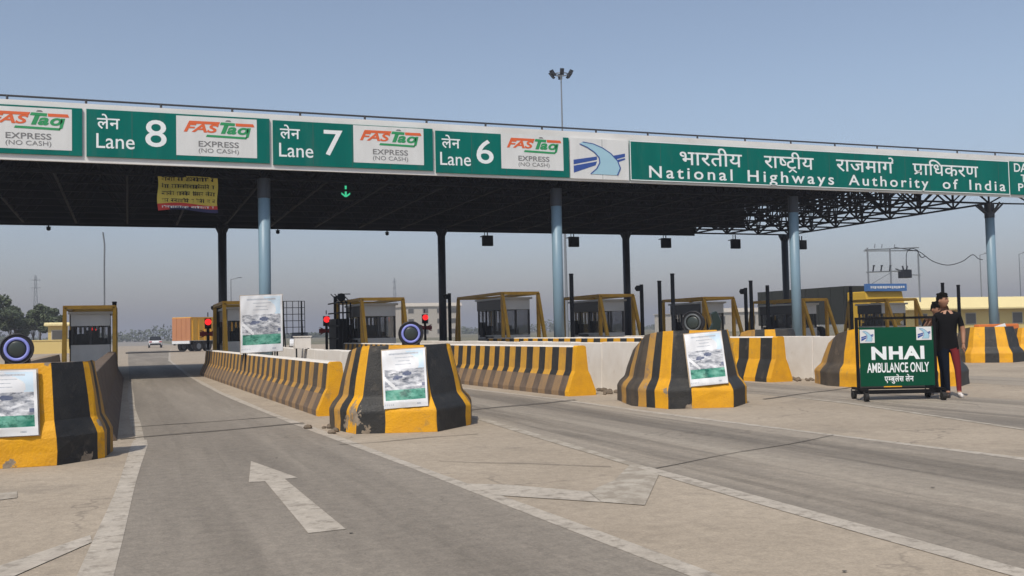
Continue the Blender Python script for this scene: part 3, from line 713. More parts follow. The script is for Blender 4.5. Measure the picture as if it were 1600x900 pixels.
# ------------------------------------------------------------------ signs on the fascia
YS = YFr-0.06
def sgn(x, z, k=0): return (x, YS-0.006*k, z)
def sign(name, label, x0, x1, z0=6.56, z1=7.90, m=None, group=None):
    t = thing(name, label, 'sign', ((x0+x1)/2, YS, z0), 0, group)
    mb = MB(); mb.box(x0, x1, YS, YFr-0.004, z0, z1)
    k = x0+1.22
    while k < x1-.3: mb.box(k-.006, k+.006, YS-.0015, YS-.0005, z0+.01, z1-.01, 1); k += 1.22
    spart(t, mb, 'panel', [m or M['signgreen'], M['seam']])
    return t
def spart(t, mb, name, mats, parent=None):
    inv = Vector(t.location); mb.xform(lambda v: v-inv); return mb.build(name, mats, parent or t, recalc=False)
def flat(mb, pts, k=1, m=0): mb.add([sgn(x, z, k) for x, z in pts], [tuple(range(len(pts)))], m)
def fastag(t, x0, x1, z0=6.68, z1=7.86):
    W, H = x1-x0, z1-z0
    mb = MB(); flat(mb, [(x0, z0), (x1, z0), (x1, z1), (x0, z1)], 1)
    bd = spart(t, mb, 'notice_board', M['signwhite'])
    P = lambda u, v: sgn(x0+u*W, z0+v*H, 2)
    mb = MB()
    fit(mb, glyphs('FAS', 0.03, 0.28), 0.09, 0.52, 0.60, 0.82, P, 0)
    mb.add([P(0.14, 0.815), P(0.52, 0.815), P(0.54, 0.885), P(0.16, 0.885)], [(0, 1, 2, 3)], 0)
    mb.add([P(0.735, 0.80), P(0.97, 0.80), P(0.955, 0.875), P(0.73, 0.875)], [(0, 1, 2, 3)], 0)
    mb.add([P(0.535, 0.815), P(0.72, 0.80), P(0.725, 0.875), P(0.55, 0.885)], [(0, 1, 2, 3)], 1)
    mb.add([P(0.545, 0.59), P(0.60, 0.59), P(0.645, 0.815), P(0.59, 0.815)], [(0, 1, 2, 3)], 1)
    fit(mb, glyphs('a', 0.035, 0.28), 0.62, 0.745, 0.585, 0.775, P, 1)
    fit(mb, glyphs('o', 0.035, 0.28), 0.755, 0.895, 0.585, 0.775, P, 1)
    mb.add([P(0.855, 0.49), P(0.895, 0.53), P(0.925, 0.77), P(0.882, 0.77)], [(0, 1, 2, 3)], 1)
    mb.add([P(0.36, 0.495), P(0.865, 0.475), P(0.875, 0.53), P(0.375, 0.55)], [(0, 1, 2, 3)], 1)
    fit(mb, glyphs('EXPRESS', 0.012), 0.27, 0.77, 0.24, 0.385, P, 2)
    fit(mb, glyphs('(NO CASH)', 0.0), 0.27, 0.77, 0.055, 0.20, P, 2)
    mb.add([P(0.60, 0.91), P(0.68, 0.905), P(0.66, 0.945), P(0.62, 0.945)], [(0, 1, 2, 3)], 2)
    spart(t, mb, 'notice_print', [M['orange'], M['logogreen'], M['grey_text']], bd)
GL = 'green lane signs along the canopy front'
for dig, x0, x1, hx, lx, dx, fx, dz in (
        ('9', -6.40, -1.19, (-6.0, -5.4), (-6.0, -5.0), (-4.7, -4.1), (-3.78, -1.46), 0.03),
        ('8', -1.08, 4.06, (-0.80, -0.19), (-0.82, 0.21), (0.50, 1.09), (1.36, 3.68), 0.03),
        ('7', 4.16, 9.24, (4.37, 4.98), (4.34, 5.38), (5.71, 6.30), (6.64, 8.93), 0.0),
        ('6', 9.34, 14.08, (9.54, 10.17), (9.48, 10.53), (10.73, 11.33), (11.60, 13.86), -0.05)):
    extra = {'9': 'cut off by the left edge', '8': 'reading Lane 8', '7': 'reading Lane 7', '6': 'reading Lane 6'}[dig]
    t = sign('lane_sign', 'green lane sign with a white notice, '+extra, x0, x1, 6.51+dz, 7.88+dz, group=GL)
    mb = MB()
    fit(mb, hindi(['ले', 'न']), *hx, 7.32+dz, 7.76+dz, lambda a, b: sgn(a, b, 1))
    fit(mb, glyphs('Lane', 0.004), *lx, 6.76+dz, 7.19+dz, lambda a, b: sgn(a, b, 1))
    fit(mb, glyphs(dig, 0.006), *dx, 6.86+dz, 7.66+dz, lambda a, b: sgn(a, b, 1))
    spart(t, mb, 'lettering', M['letter'])
    fastag(t, *fx)
# emblem panel
def emblem(mb, P, m0=0, m1=1):
    """a pale river-like road crossing a dark blue one; P maps 0..1 box to space"""
    bz = []
    for i in range(13):
        s = i/12; bz.append((0.16+0.50*s+0.22*s*s*0.4, 0.97-0.02*s-0.75*s**2.1))
    L_ = [(0.00, 0.42), (0.44, 0.56), (0.40, 0.28), (0.0, 0.06)]
    mb.add([P(u, v, 1) for u, v in [(0.0, 0.44), (0.45, 0.57), (0.45, 0.47), (0.0, 0.30)]], [(0, 1, 2, 3)], m0)
    mb.add([P(u, v, 1) for u, v in [(0.0, 0.26), (0.45, 0.42), (0.42, 0.30), (0.0, 0.05)]], [(0, 1, 2, 3)], m0)
    mb.add([P(u, v, 1) for u, v in [(0.72, 0.60), (1.0, 0.70), (1.0, 0.60), (0.80, 0.50)]], [(0, 1, 2, 3)], m0)
    mb.add([P(u, v, 1) for u, v in [(0.80, 0.47), (1.0, 0.56), (1.0, 0.51), (0.82, 0.40)]], [(0, 1, 2, 3)], m0)
    left = [(0.12, 0.93), (0.26, 0.84), (0.40, 0.70), (0.49, 0.54), (0.50, 0.38), (0.44, 0.20), (0.32, 0.03)]
    right = [(0.18, 0.99), (0.38, 0.95), (0.56, 0.84), (0.72, 0.68), (0.85, 0.46), (0.90, 0.24), (0.84, 0.02)]
    for (a, b, c, d) in zip(left, left[1:], right[1:], right): mb.add([P(*a, 2), P(*b, 2), P(*c, 2), P(*d, 2)], [(0, 1, 2, 3)], m1)
    for E_ in (left, right):
        vs, fs = stroke2d(E_, 0.022); mb.add([P(u, v, 3) for u, v in vs], fs, m0)
t = sign('emblem_sign', 'white square sign with a blue crossing roads emblem', 14.12, 16.36, 6.44, 7.84, M['signwhite'])
mb = MB(); emblem(mb, lambda u, v, k: sgn(14.24+u*1.98, 6.58+v*1.14, k)); spart(t, mb, 'emblem', [M['navy'], M['paleblue']])
# authority sign
t = sign('authority_sign', 'long green sign naming the National Highways Authority of India in Hindi and English', 16.42, 34.08, 6.45, 7.85)
mb = MB(); S1 = lambda a, b: sgn(a, b, 1)
fit(mb, hindi(['भा', 'र', 'ती', 'य'], .008), 18.42, 21.04, 7.07, 7.74, S1)
fit(mb, hindi(['रा', ('ष', .64), ('टी', None, 'ra_under'), 'य'], .008), 22.0, 24.24, 6.96, 7.74, S1)
fit(mb, hindi(['रा', 'ज', 'मा', ('ग', None, 'reph')], .008), 25.28, 28.05, 7.10, 7.74, S1)
fit(mb, hindi([('प', None, 'ra_slant'), 'ा', 'िध', 'क', 'र', 'ण'], .008), 29.0, 32.4, 7.10, 7.74, S1)
for w, a, b, lo, hi in (('National', 17.16, 20.61, 6.58, 7.02), ('Highways', 21.26, 25.15, 6.45, 7.02), ('Authority', 25.84, 29.77, 6.47, 7.02), ('of', 30.5, 31.3, 6.6, 7.03), ('India', 31.9, 33.85, 6.6, 7.03)):
    fit(mb, glyphs(w, 0.012, space=1.32), a, b, lo-0.015, hi-0.03, S1)
spart(t, mb, 'lettering', M['letter'])
mb = MB()
for z in (6.45, 7.82): mb.box(16.42, 34.08, YS-0.006, YS-0.001, z, z+0.03)
for x in (16.42, 34.05): mb.box(x, x+0.03, YS-0.006, YS-0.001, 6.482, 7.818)
spart(t, mb, 'border', M['letter'])
t = sign('side_sign', 'green sign at the right end of the canopy, cut off by the photo edge', 34.16, 39.5, 6.47, 7.85)
mb = MB(); fit(mb, glyphs('DA', 0.015), 34.36, 35.1, 7.42, 7.78, S1); fit(mb, glyphs('T', 0.015), 34.72, 35.0, 7.0, 7.32, S1); fit(mb, glyphs('P', 0.015), 34.55, 34.85, 6.62, 6.94, S1)
spart(t, mb, 'lettering', M['letter'])

# ------------------------------------------------------------------ things hanging below the canopy
t = thing('cloth_banner', 'yellow cloth banner with black writing hanging under the canopy', 'banner', (1.73, 31.62, 5.15))
mb = MB(); nx, ny = 16, 20
for j in range(ny+1):
    for i in range(nx+1):
        u, v = i/nx, j/ny
        mb.v.append((-0.87+1.74*u+0.02*math.sin(v*7), 0.05*math.sin(u*7+v*2)+0.03*math.sin(v*9), 1.06*(1-v)+0.03*math.sin(u*5)*(0.4+v)))
for j in range(ny):
    for i in range(nx):
        a = j*(nx+1)+i; mb.f.append([a, a+1, a+nx+2, a+nx+1])
        mb.m.append(0 if j < 16 else (1 if (j < 18 or i < 3) else 2))
rnd = random.Random(11)
for r_, (za, h) in enumerate(((0.90, .13), (0.68, .13), (0.46, .13), (0.25, .12), (0.075, .07))):
    xx = -0.76
    while xx < 0.72:
        w = rnd.uniform(.035, .085); zz = za+rnd.uniform(-.008, .008); yy = -0.095; m_ = 3 if r_ < 4 else 4
        mb.box(xx, xx+w*1.2, yy-.004, yy, zz+h*.72, zz+h*.86, m_)
        mb.box(xx+w*rnd.uniform(.2, .8), xx+w*rnd.uniform(.82, 1.0), yy-.004, yy, zz, zz+h*.72, m_)
        if rnd.random() < .7: mb.box(xx, xx+w*.7, yy-.004, yy, zz+h*rnd.uniform(.1, .3), zz+h*rnd.uniform(.35, .5), m_)
        if rnd.random() < .3: mb.box(xx+w*.2, xx+w*.7, yy-.004, yy, zz+h*.88, zz+h*1.05, m_)
        xx += w+(.012 if rnd.random() < .8 else .08)
mb.build('cloth', [M['banneryellow'], M['bannerred'], M['bannernavy'], M['ink'], M['signwhite']], t)
for s in (-.86, .86):
    mb = MB(); mb.path([(s, 0.0, 1.06), (s*.98, .2, 1.35)], .008); mb.build('cord', M['post'], t)

t = thing('lane_signal', 'lit green down arrow signal hanging under the dark canopy', 'signal', (7.49, 36, 6.2))
mb = MB(); mb.box(-.32, .32, .0, .16, 0, .62); mb.build('housing', M['darksteel'], t)
mb = MB(); mb.box(-.035, .035, -.012, -.002, .16, .54)
for s in (-1, 1): mb.prism([(0, -.012, .10), (s*.16, -.012, .22), (s*.16, -.012, .29), (0, -.012, .17)], (0, .01, 0))
mb.build('arrow', M['greenled'], t)
mb = MB(); mb.tube((0, .08, .62), (0, .08, 1.4), .02); mb.build('hanger', M['darksteel'], t)

def hang_box(x, label):
    t = thing('signal_box', label, 'signal', (x, 46.15, 5.5), 0, 'dark signal boxes hanging from the rear canopy edge')
    mb = MB(); mb.box(-.27, .27, -.1, .1, 0, .52); mb.box(-.30, .30, .1, .3, .46, .5); mb.build('housing', M['darksteel'], t, bevel=.015)
    mb = MB(); mb.tube((0, 0, .52), (0, 0, .75), .03); mb.tube((-.15, 0, .52), (-.15, 0, .75), .02); mb.build('hanger', M['darksteel'], t)
for x, lb in ((16.65, 'dark signal box on the rear canopy edge just left of the second front column'), (21.35, 'dark signal box on the rear canopy edge just right of the second front column'),
              (26.75, 'dark signal box on the rear canopy edge, middle one of the right hand three'), (31.1, 'dark signal box on the rear canopy edge left of the third front column'),
              (35.5, 'dark signal box on the rear canopy edge right of the third front column')):
    hang_box(x, lb)
def soffit_cam(x, y, label):
    t = thing('dome_camera', label, 'camera', (x, y, 6.0), 0, 'small cameras under the rear canopy edge')
    mb = MB(); mb.sphere((0, 0, 0), .09, .09, .08); mb.build('dome', M['darksteel'], t, smooth=True)
    mb = MB(); mb.tube((0, 0, .05), (0, 0, .2), .03); mb.tube((0, 0, .06), (0, 0, .09), .1, n=12); mb.build('mount', M['darksteel'], t)
soffit_cam(-3.1, 45.9, 'small camera under the rear canopy edge at far left')
soffit_cam(6.4, 45.9, 'small camera under the rear canopy edge right of the first front column')
soffit_cam(11.5, 45.9, 'small camera under the rear canopy edge left of the middle rear column')

# ================================================================== BOOTHS
def booth(x0, x1, y0, y1, H, label, door=False):
    w = x1-x0
    t = thing('toll_booth', label, 'toll booth', ((x0+x1)/2, y0, 0), 0, 'toll booths with ochre guard frames')
    a, b = -w/2+.16, w/2-.16; d0, d1 = .5, min(y1-y0-.4, 3.4)
    mb = MB(); mb.box(a-.1, b+.1, d0-.1, d1+.1, 0, .35); mb.build('plinth', M['rawcon'], t)
    mb = MB(); mb.box(a, b, d0, d1, .35, 1.12)
    mb.box(a, b, d0, d1, H-.62, H-.22, 1); mb.box(a-.08, b+.08, d0-.1, d1+.1, H-.217, H-.14, 1)
    mb.build('wall', [M['boothwall'], M['boothgrey']], t)
    zs0, zs1 = 1.12, H-.62
    for (px, py) in ((a, d0), (b-.07, d0), (a, d1-.07), (b-.07, d1-.07), (a, d0+(d1-d0)*.33), (a, d0+(d1-d0)*.66), (b-.07, d0+(d1-d0)*.5), ((a+b)/2-.03, d0)):
        mb = MB(); mb.box(px+.002, px+.068, py+.002, py+.068, zs0+.001, zs1-.001); mb.build('window_post', M['mullion'], t)
    mb = MB(); e = .03
    mb.box(a+.07, b-.07, d0+e, d0+e+.008, zs0, zs1)
    wn = mb.build('window', M['glass'], t)
    mb = MB(); mb.box(a+e, a+e+.008, d0+.07, d1-.07, zs0, zs1); mb.build('window', M['glass'], t)
    mb = MB(); mb.box(b-e-.008, b-e, d0+.07, d1-.07, zs0, zs1); mb.build('window', M['glass'], t)
    mb = MB(); mb.box(a+.1, b-.1, d0+.55, d0+1.05, .86, 1.16); mb.box(a+.25, a+.62, d0+.6, d0+.66, 1.18, 1.5); mb.box(b-.55, b-.2, d0+.75, d0+1.0, 1.17, 1.36)
    mb.build('desk', M['boothdark'], t)
    mb = MB(); mb.box(-.18, .22, d0+1.5, d0+1.62, .9, 1.62); mb.box(-.2, .24, d0+1.2, d0+1.6, .8, .88); mb.build('chair', M['boothdark'], t)
    mb = MB(); mb.box(a-.03, a-.004, d0+.02, d1, H-.62, H-.22); mb.box(a-.03, a-.004, d0+.1, d1-.05, .40, .98); mb.build('shade_panel', M['mullion'], t)  # dark sheets standing in for canopy shade and dark bars on left side
    mb = MB(); mb.box(a-.10, a-.032, d0+.9, d0+1.7, .98, 1.06); mb.box(a-.16, a-.032, d0+1.9, d0+2.2, 1.05, 1.65); mb.build('card_reader', M['post'], t)
    mb = MB(); k = a+.14; q = 0
    while k < b-.2:
        mb.box(k, k+.09, d1-.12, d1-.10, zs0+.12+.1*(q % 3 == 0), zs1-.02); k += .15; q += 1
    mb.box(a+.1, b-.1, d1-.125, d1-.095, zs1-.019, zs1+.02); mb.build('blind', M['boothwall'], t)
    for e_ in ((a+.08, a+.5, d1-.75, d1-.3, .4, 1.5), (b-.4, b-.08, d1-1.0, d1-.35, .4, 1.34), (a+.1, a+.4, d0+1.2, d0+1.5, .4, 1.28)):
        mb = MB(); mb.box(*e_); mb.build('equipment', M['boothdark'], t)
    # guard frame
    mb = MB(); r = .066; L_ = y1-y0
    def bar(p, q): mb.tube(p, q, r*1.25, n=4)
    P = {k: (sx*w/2, yy) for k, (sx, yy) in {'fl': (-1, 0), 'fr': (1, 0), 'bl': (-1, L_), 'br': (1, L_)}.items()}
    for k, (px, py) in P.items(): bar((px, py, 0), (px, py, H))
    for p, q in (('fl', 'fr'), ('fl', 'bl'), ('fr', 'br'), ('bl', 'br')): bar((*P[p], H), (*P[q], H))
    for s in (-1, 1): bar((s*w/2, 0, H-.06), (s*w/2, -.85, .3))
    bar((-w/2, L_, H-.06), (-w/2, L_+.5, .3))
    mb.build('guard_frame', M['ochre'], t)
    return t
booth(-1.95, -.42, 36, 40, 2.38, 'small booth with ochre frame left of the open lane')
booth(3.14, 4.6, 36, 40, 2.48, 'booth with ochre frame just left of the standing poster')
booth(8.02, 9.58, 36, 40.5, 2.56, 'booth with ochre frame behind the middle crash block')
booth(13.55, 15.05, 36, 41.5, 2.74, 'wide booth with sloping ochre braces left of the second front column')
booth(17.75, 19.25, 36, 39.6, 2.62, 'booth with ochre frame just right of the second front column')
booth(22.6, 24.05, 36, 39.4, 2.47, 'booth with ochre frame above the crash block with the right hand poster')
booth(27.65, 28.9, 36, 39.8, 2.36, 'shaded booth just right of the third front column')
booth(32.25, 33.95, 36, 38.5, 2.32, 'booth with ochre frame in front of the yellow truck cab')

# dark posts with barrier arms
def gate_post(x, y, h, label, kind=0):
    t = thing('gate_post', label, 'post', (x, y, 0), 0, 'dark posts beside the toll booths')
    mb = MB(); mb.tube((0, 0, 0), (0, 0, h), .075, n=10); mb.tube((0, 0, 0), (0, 0, .08), .16, n=10); mb.build('pole', M['post'], t)
    if kind == 1:
        mb = MB(); mb.box(-.20, -.02, -.1, .1, h-.26, h-.04); mb.tube((-.20, 0, h-.15), (-.25, -.02, h-.16), .08, n=10); mb.build('camera_head', M['post'], t, bevel=.01)
    elif kind == 2:
        mb = MB(); mb.box(-.16, .16, -.14, .14, .75, 1.2); mb.build('control_box', M['post'], t, bevel=.01)
    else:
        mb = MB(); mb.tube((0, 0, h), (0, 0, h+.05), .085, n=10); mb.build('cap', M['post'], t)
for a in ((14.9, 32.5, 3.24, 'dark post just right of the second front column'),
          (19.0, 34.8, 3.0, 'dark post with a camera head left of a pair of dark posts', 1),
          (19.3, 33.9, 3.05, 'shorter of the paired dark posts behind the crash block with the right hand poster'),
          (19.3, 32.9, 3.27, 'tallest dark post above the crash block with the right hand poster'),
          (24.0, 35.0, 2.85, 'dark post with a camera head left of the third front column', 1),
          (24.2, 34.9, 3.1, 'dark post standing next to the camera post left of the third front column'),
          (24.3, 33.9, 2.9, 'dark post nearest to the third front column', 2),
          (29.0, 34.5, 2.83, 'dark post in front of the dark truck'),
          (34.0, 34.4, 2.95, 'dark post right behind the head of the man in the black shirt'),
          (34.2, 33.7, 2.82, 'dark post right of the man in the black shirt'),
          (13.3, 42.0, 3.0, 'dark post with a camera head left of the wide booth', 1),
          (7.95, 40.6, 2.8, 'dark post behind the booth at the middle crash block'),
          (3.35, 41.0, 2.6, 'dark post behind the booth beside the standing poster', 1),
          (-.45, 38.6, 2.6, 'dark stub post on the right corner of the leftmost booth')):
    gate_post(*a)
t = thing('generator_cabinet', 'tall dark ribbed cabinet left of the middle booth', 'cabinet', (7.72, 38.2, 0))
mb = MB(); mb.box(-.12, .38, .6, 2.0, .1, 1.9)
for k in range(4): mb.box(-.12+k*.15, -.07+k*.15, 0, .05, .0, 2.55)
for z in (.15, .6, 1.1, 1.6, 2.1, 2.5): mb.box(-.12, .38, .051, .08, z, z+.05); mb.box(-.12, -.07, .081, 2.2, z, z+.05)
mb.build('housing', M['post'], t)
mb = MB()
for k in range(4): mb.tube((-.10+k*.15, .1, 2.553), (-.40+k*.15, .1, 2.85), .02, n=5)
mb.tube((-.12, .1, 2.85), (.37, .1, 2.85), .02, n=5); mb.build('top_rail', M['post'], t)
mb = MB(); mb.tube((0, 0, 2.72), (0, .12, 2.72), .16, n=16); mb.build('fan', M['post'], t)
# red lane lamps
def red_lamp(x, y, z, label):
    t = thing('lane_lamp', label, 'signal light', (x, y, 0), 0, 'red lane lamps behind the booths')
    mb = MB(); mb.tube((0, 0, 0), (0, 0, z-.15), .06, n=8); mb.box(-.13, .13, -.05, .1, z-.26, z+.17); mb.tube((0, .02, z+.24), (0, .02, z+.42), .02, n=6); mb.build('pole', M['post'], t)
    mb = MB(); mb.tube((0, -.12, z+.02), (0, -.05, z+.02), .13, n=16); mb.build('lens', M['red'], t)
    mb = MB()
    for s in (-1, 1): mb.obox((-s*.30-.05, -.08, z-.62), (.10, 0, 0), (0, .03, 0), (s*.60, 0, .30))
    mb.box(-.33, .33, -.04, .0, z-.56, z-.38); mb.build('cross', M['reddull'], t)
red_lamp(8.02, 43, 1.92, 'red lamp over a red cross between the standing poster and the middle booth')
red_lamp(13.2, 45.6, 1.98, 'red lamp over a red cross just left of the middle rear column')
red_lamp(3.1, 43, 1.9, 'red lamp left of the booth beside the standing poster')
red_lamp(-1.30, 43, 1.62, 'red lamp seen through the leftmost booth')

# ring lamps on the crash blocks
def ring_lamp(p, th, r, label, lit=True):
    t = thing('ring_lamp', label, 'warning light', p, -th, 'round warning lamps on top of the crash blocks')
    mb = MB(); mb.tube((0, 0, r), (0, .16, r), r, r*.82, n=28); mb.tube((0, .16, r), (0, .28, r), r*.6, r*.4, n=20); mb.torus((0, 0, r), (0, 1, 0), r*.97, r*.06)
    mb.box(-.12, .12, .02, .14, -.06, .05); mb.box(-.3*r/.17*.4, .3*r/.17*.4, .06, .3, -.06, -.02)
    mb.build('housing', M['housing'], t)
    mb = MB(); mb.torus((0, -.012, r), (0, 1, 0), r*.68, r*.095); mb.build('light_ring', M['ring'] if lit else M['housing_grey'], t, smooth=True)
    mb = MB(); mb.sphere((0, -.005, r), r*.56, .02, r*.56, 16, 8); mb.build('lens', M['lens'], t, smooth=True)
ring_lamp(loc2w(*N1, (-.44, .42, 1.05)), R(2), .165, 'round lamp with glowing violet ring on the crash block at the left edge')
mb = MB(); c = loc2w(*N1, (.0, .9, 1.0))
ring_lamp(loc2w(*N2, (-.34, .42, 1.12)), R(14), .165, 'round lamp with glowing violet ring on the middle crash block')
ring_lamp(loc2w(*N3, (-.48, .62, 1.17)), R(52), .19, 'unlit round lamp turned sideways on the crash block with the right hand poster', False)
t = thing('lamp_cover', 'folded dark green cover beside the unlit round lamp', 'cover', loc2w(*N3, (-.1, .75, 1.15)))
mb = MB(); mb.prism([(-.14, 0, 0), (.10, 0, 0), (.16, 0, .22), (.06, 0, .40), (-.05, 0, .36), (-.02, 0, .2)], (.05, .12, 0)); mb.build('flap', M['cardark'], t, bevel=.02)
mb = MB(); mb.tube((0, .05, -.05), (.02, .06, .2), .02); mb.build('stem', M['post'], t)

# ================================================================== AMBULANCE BOARD TROLLEY
g = math.atan2(-math.sin(R(23)), math.cos(R(23)))
t = thing('board_trolley', 'green wheeled board reading NHAI AMBULANCE ONLY in a black frame', 'sign', (11.95, 13.16, 0.009), -R(23))
TW = 0.64
mb = MB()
for s in (-TW, TW): mb.box(s-.022, s+.022, -.02, .02, .12, 1.375)
mb.box(-TW+.022, TW-.022, -.02, .02, 1.335, 1.375); mb.box(-TW+.022, TW+.0-.022, -.018, .018, .175, .205)
mb.build('frame', M['frameblack'], t)
mb = MB(); mb.box(-TW-.05, TW+.05, -.05, .05, .10, .16)
for s in (-TW+.02, TW-.02): mb.box(s-.03, s+.03, -.36, .36, .163, .20)
mb.build('base', M['frameblack'], t)
mb = MB(); mb.box(-TW+.03, TW-.03, -.035, -.022, .225, 1.205); bd = mb.build('board', M['boardgreen'], t, bevel=.004)
BF = lambda a, b: (a, -.040, b)
mb = MB()
fit(mb, glyphs('NHAI', 0.045, space=1.12), -.42, .45, .665, .885, BF)
fit(mb, glyphs('AMBULANCE ONLY', 0.018), -.50, .52, .45, .615, BF)
fit(mb, hindi(['ए', ('म', .72), 'बु', 'लें', 'स', ' ', 'ले', 'न'], .02), -.22, .26, .265, .42, BF)
mb.build('lettering', M['letter'], bd, recalc=False)
for u0, u1, z0, z1 in ((-.60, -.36, .95, 1.17), (.33, .58, .98, 1.20)):
    mb = MB(); mb.box(u0, u1, -.0425, -.0385, z0, z1); mb.build('sticker', M['signwhite'], bd)
    mb = MB(); emblem(mb, lambda u, v, k: (u0+.02+u*(u1-u0-.04), -.0445-.001*k, z0+.02+v*(z1-z0-.04))); mb.build('sticker_emblem', [M['navy'], M['paleblue']], bd, recalc=False)
for s in (-TW+.02, TW-.02):
    for q in (-.33, .33):
        mb = MB(); mb.tube((s-.03, q, .068), (s+.03, q, .068), .068, n=16); mb.box(s-.040, s-.033, q-.02, q+.02, .06, .162); mb.box(s+.033, s+.040, q-.02, q+.02, .06, .162)
        mb.build('wheel', M['rubber'], t)

# ================================================================== PEOPLE
def skin_mesh(joints, edges, root, sub=2):
    me = bpy.data.meshes.new('body'); me.from_pydata([j[0] for j in joints], edges, [])
    o = bpy.data.objects.new('body', me); COL.objects.link(o)
    o.modifiers.new('skin', 'SKIN')
    me.skin_vertices  # layer exists after the modifier is added
    if not me.skin_vertices:
        b = bmesh.new(); b.from_mesh(me); b.verts.layers.skin.verify(); b.to_mesh(me); b.free()
    for i, j in enumerate(joints):
        sv = me.skin_vertices[0].data[i]; r = j[1]
        sv.radius = r if isinstance(r, tuple) else (r, r)
        sv.use_root = (i == root)
    sm = o.modifiers.new('subd', 'SUBSURF'); sm.levels = sub; sm.render_levels = sub
    dg = bpy.context.evaluated_depsgraph_get(); dg.update()
    r = bpy.data.meshes.new_from_object(o.evaluated_get(dg))
    vs = [v.co.copy() for v in r.vertices]; fs = [tuple(p.vertices) for p in r.polygons]
    COL.objects.unlink(o); bpy.data.objects.remove(o); bpy.data.meshes.remove(me); bpy.data.meshes.remove(r)
    return vs, fs
def head_mesh(c, yaw, pitch=0.0):
    """head with brow, nose, chin and ears; local -Y is the face"""
    mb = MB(); nu, nv = 24, 18; vs = []; fs = []
    for j in range(nv+1):
        a = math.pi*j/nv-math.pi/2
        for i in range(nu):
            th = 2*math.pi*i/nu; x, y, z = math.cos(a)*math.cos(th), math.cos(a)*math.sin(th), math.sin(a)
            px, py, pz = x*.074, y*.094, z*.118
            if pz < -.02:
                k = min(1, (-pz-.02)/.09); px *= 1-.34*k; py = py*(1-.18*k)-.012*k
            if py < -.02:
                n_ = math.exp(-((pz+.012)/.024)**2-(px/.014)**2); py -= .024*n_
                py += .008*math.exp(-((pz-.018)/.013)**2-((abs(px)-.030)/.017)**2)
                py -= .006*math.exp(-((pz+.062)/.010)**2-(px/.025)**2)
                py -= .008*math.exp(-((pz+.10)/.016)**2-(px/.025)**2)
            vs.append((px, py, pz))
    for j in range(nv):
        for i in range(nu): fs.append((j*nu+i, j*nu+(i+1) % nu, (j+1)*nu+(i+1) % nu, (j+1)*nu+i))
    mb.add(vs, fs, 0)
    for s in (-1, 1): mb.sphere((s*.076, .012, -.008), .010, .020, .030, 8, 6, 0)
    hair = MB(); hv = []
    for (px, py, pz) in vs:
        k = 1.13+.09*max(0, pz/.118)+.06*math.sin(px*90)*math.sin(py*70+pz*60); hv.append((px*k, py*k+.008, pz*k+.008))
    hf = [f for f in fs if (lambda q: q[2] > .052 or (q[1] > -.005 and q[2] > -.035+.0) or (abs(q[0]) > .05 and q[2] > .03 and q[1] > -.05))(sum((Vector(hv[i]) for i in f), Vector())/len(f))]
    hair.add(hv, hf, 0)
    for q in range(9): hair.sphere((.05*math.sin(q*2.3), -.055+.016*q, .104+.008*math.cos(q*1.7)), .030, .030, .022, 7, 5)
    eyes = MB()
    for s in (-1, 1): eyes.sphere((s*.030, -.079, .018), .011, .008, .006, 8, 6, 0)
    for s in (-1, 1): eyes.obox((s*.030-.017, -.091, .034), (.034, 0, 0), (0, .010, 0), (0, .002, .006), 0)
    lip = MB(); lip.sphere((0, -.088, -.060), .020, .006, .006, 8, 6, 0)
    m_ = Matrix.Translation(c) @ Matrix.Rotation(yaw, 4, 'Z') @ Matrix.Rotation(pitch, 4, 'X')
    for b in (mb, hair, eyes, lip): b.xform(lambda v: m_ @ v)
    return mb, hair, eyes, lip
def hand(mb, wrist, tip, side, curl=0.3, m=0):
    """palm and five fingers from the wrist towards tip"""
    w, tp = Vector(wrist), Vector(tip); d = (tp-w).normalized(); s = Vector(side); s = (s-d*s.dot(d)).normalized(); n_ = d.cross(s)
    vs, fs = skin_mesh([(w-d*.02, (.024, .022)), (w+d*.03, (.030, .016)), (w+d*.085, (.036, .014))], [(0, 1), (1, 2)], 0, 1)
    mb.add(vs, fs, m)
    for k, (o_, l_) in enumerate(((-.030, .070), (-.010, .082), (.010, .078), (.029, .060))):
        a = w+d*.08+s*o_; b = a+(d+n_*curl*.5)*l_*.5; c = b+(d*.6+n_*curl)*l_*.4; e = c+(d*.2+n_*curl*1.3)*l_*.25
        vs, fs = skin_mesh([(a, .0095), (b, .009), (c, .008), (e, .007)], [(0, 1), (1, 2), (2, 3)], 0, 1); mb.add(vs, fs, m)
    a = w+d*.03-s*.028; b = a-s*.024+d*.03+n_*.012; c = b+d*.03+n_*.014
    vs, fs = skin_mesh([(a, .012), (b, .011), (c, .009)], [(0, 1), (1, 2)], 0, 1); mb.add(vs, fs, m)
def person(label, loc, rz, J, head, headyaw, headpitch, matf, mats, hands):
    t = thing('person', label, 'person', loc, rz)
    names = list(J['j'].keys()); idx = {n_: i for i, n_ in enumerate(names)}
    vs, fs = skin_mesh([J['j'][n_] for n_ in names], [(idx[a], idx[b]) for a, b in J['e']], idx['pelvis'])
    mb = MB(); mb.add(vs, fs, 0)
    for i, f in enumerate(mb.f):
        c = sum((Vector(mb.v[k]) for k in f), Vector())/len(f); mb.m[i] = matf(c)
    hm, hair, eyes, lip = head_mesh(Vector(head), headyaw, headpitch)
    mb.add(hm.v, hm.f, 0)
    for h_ in hands: hand(mb, *h_)
    mb.build('body', mats, t, smooth=True)
    hair.build('hair', M['hair'], t, smooth=True); eyes.build('eyes', M['eye'], t, smooth=True); lip.build('mouth', M['lip'], t, smooth=True)
    return t
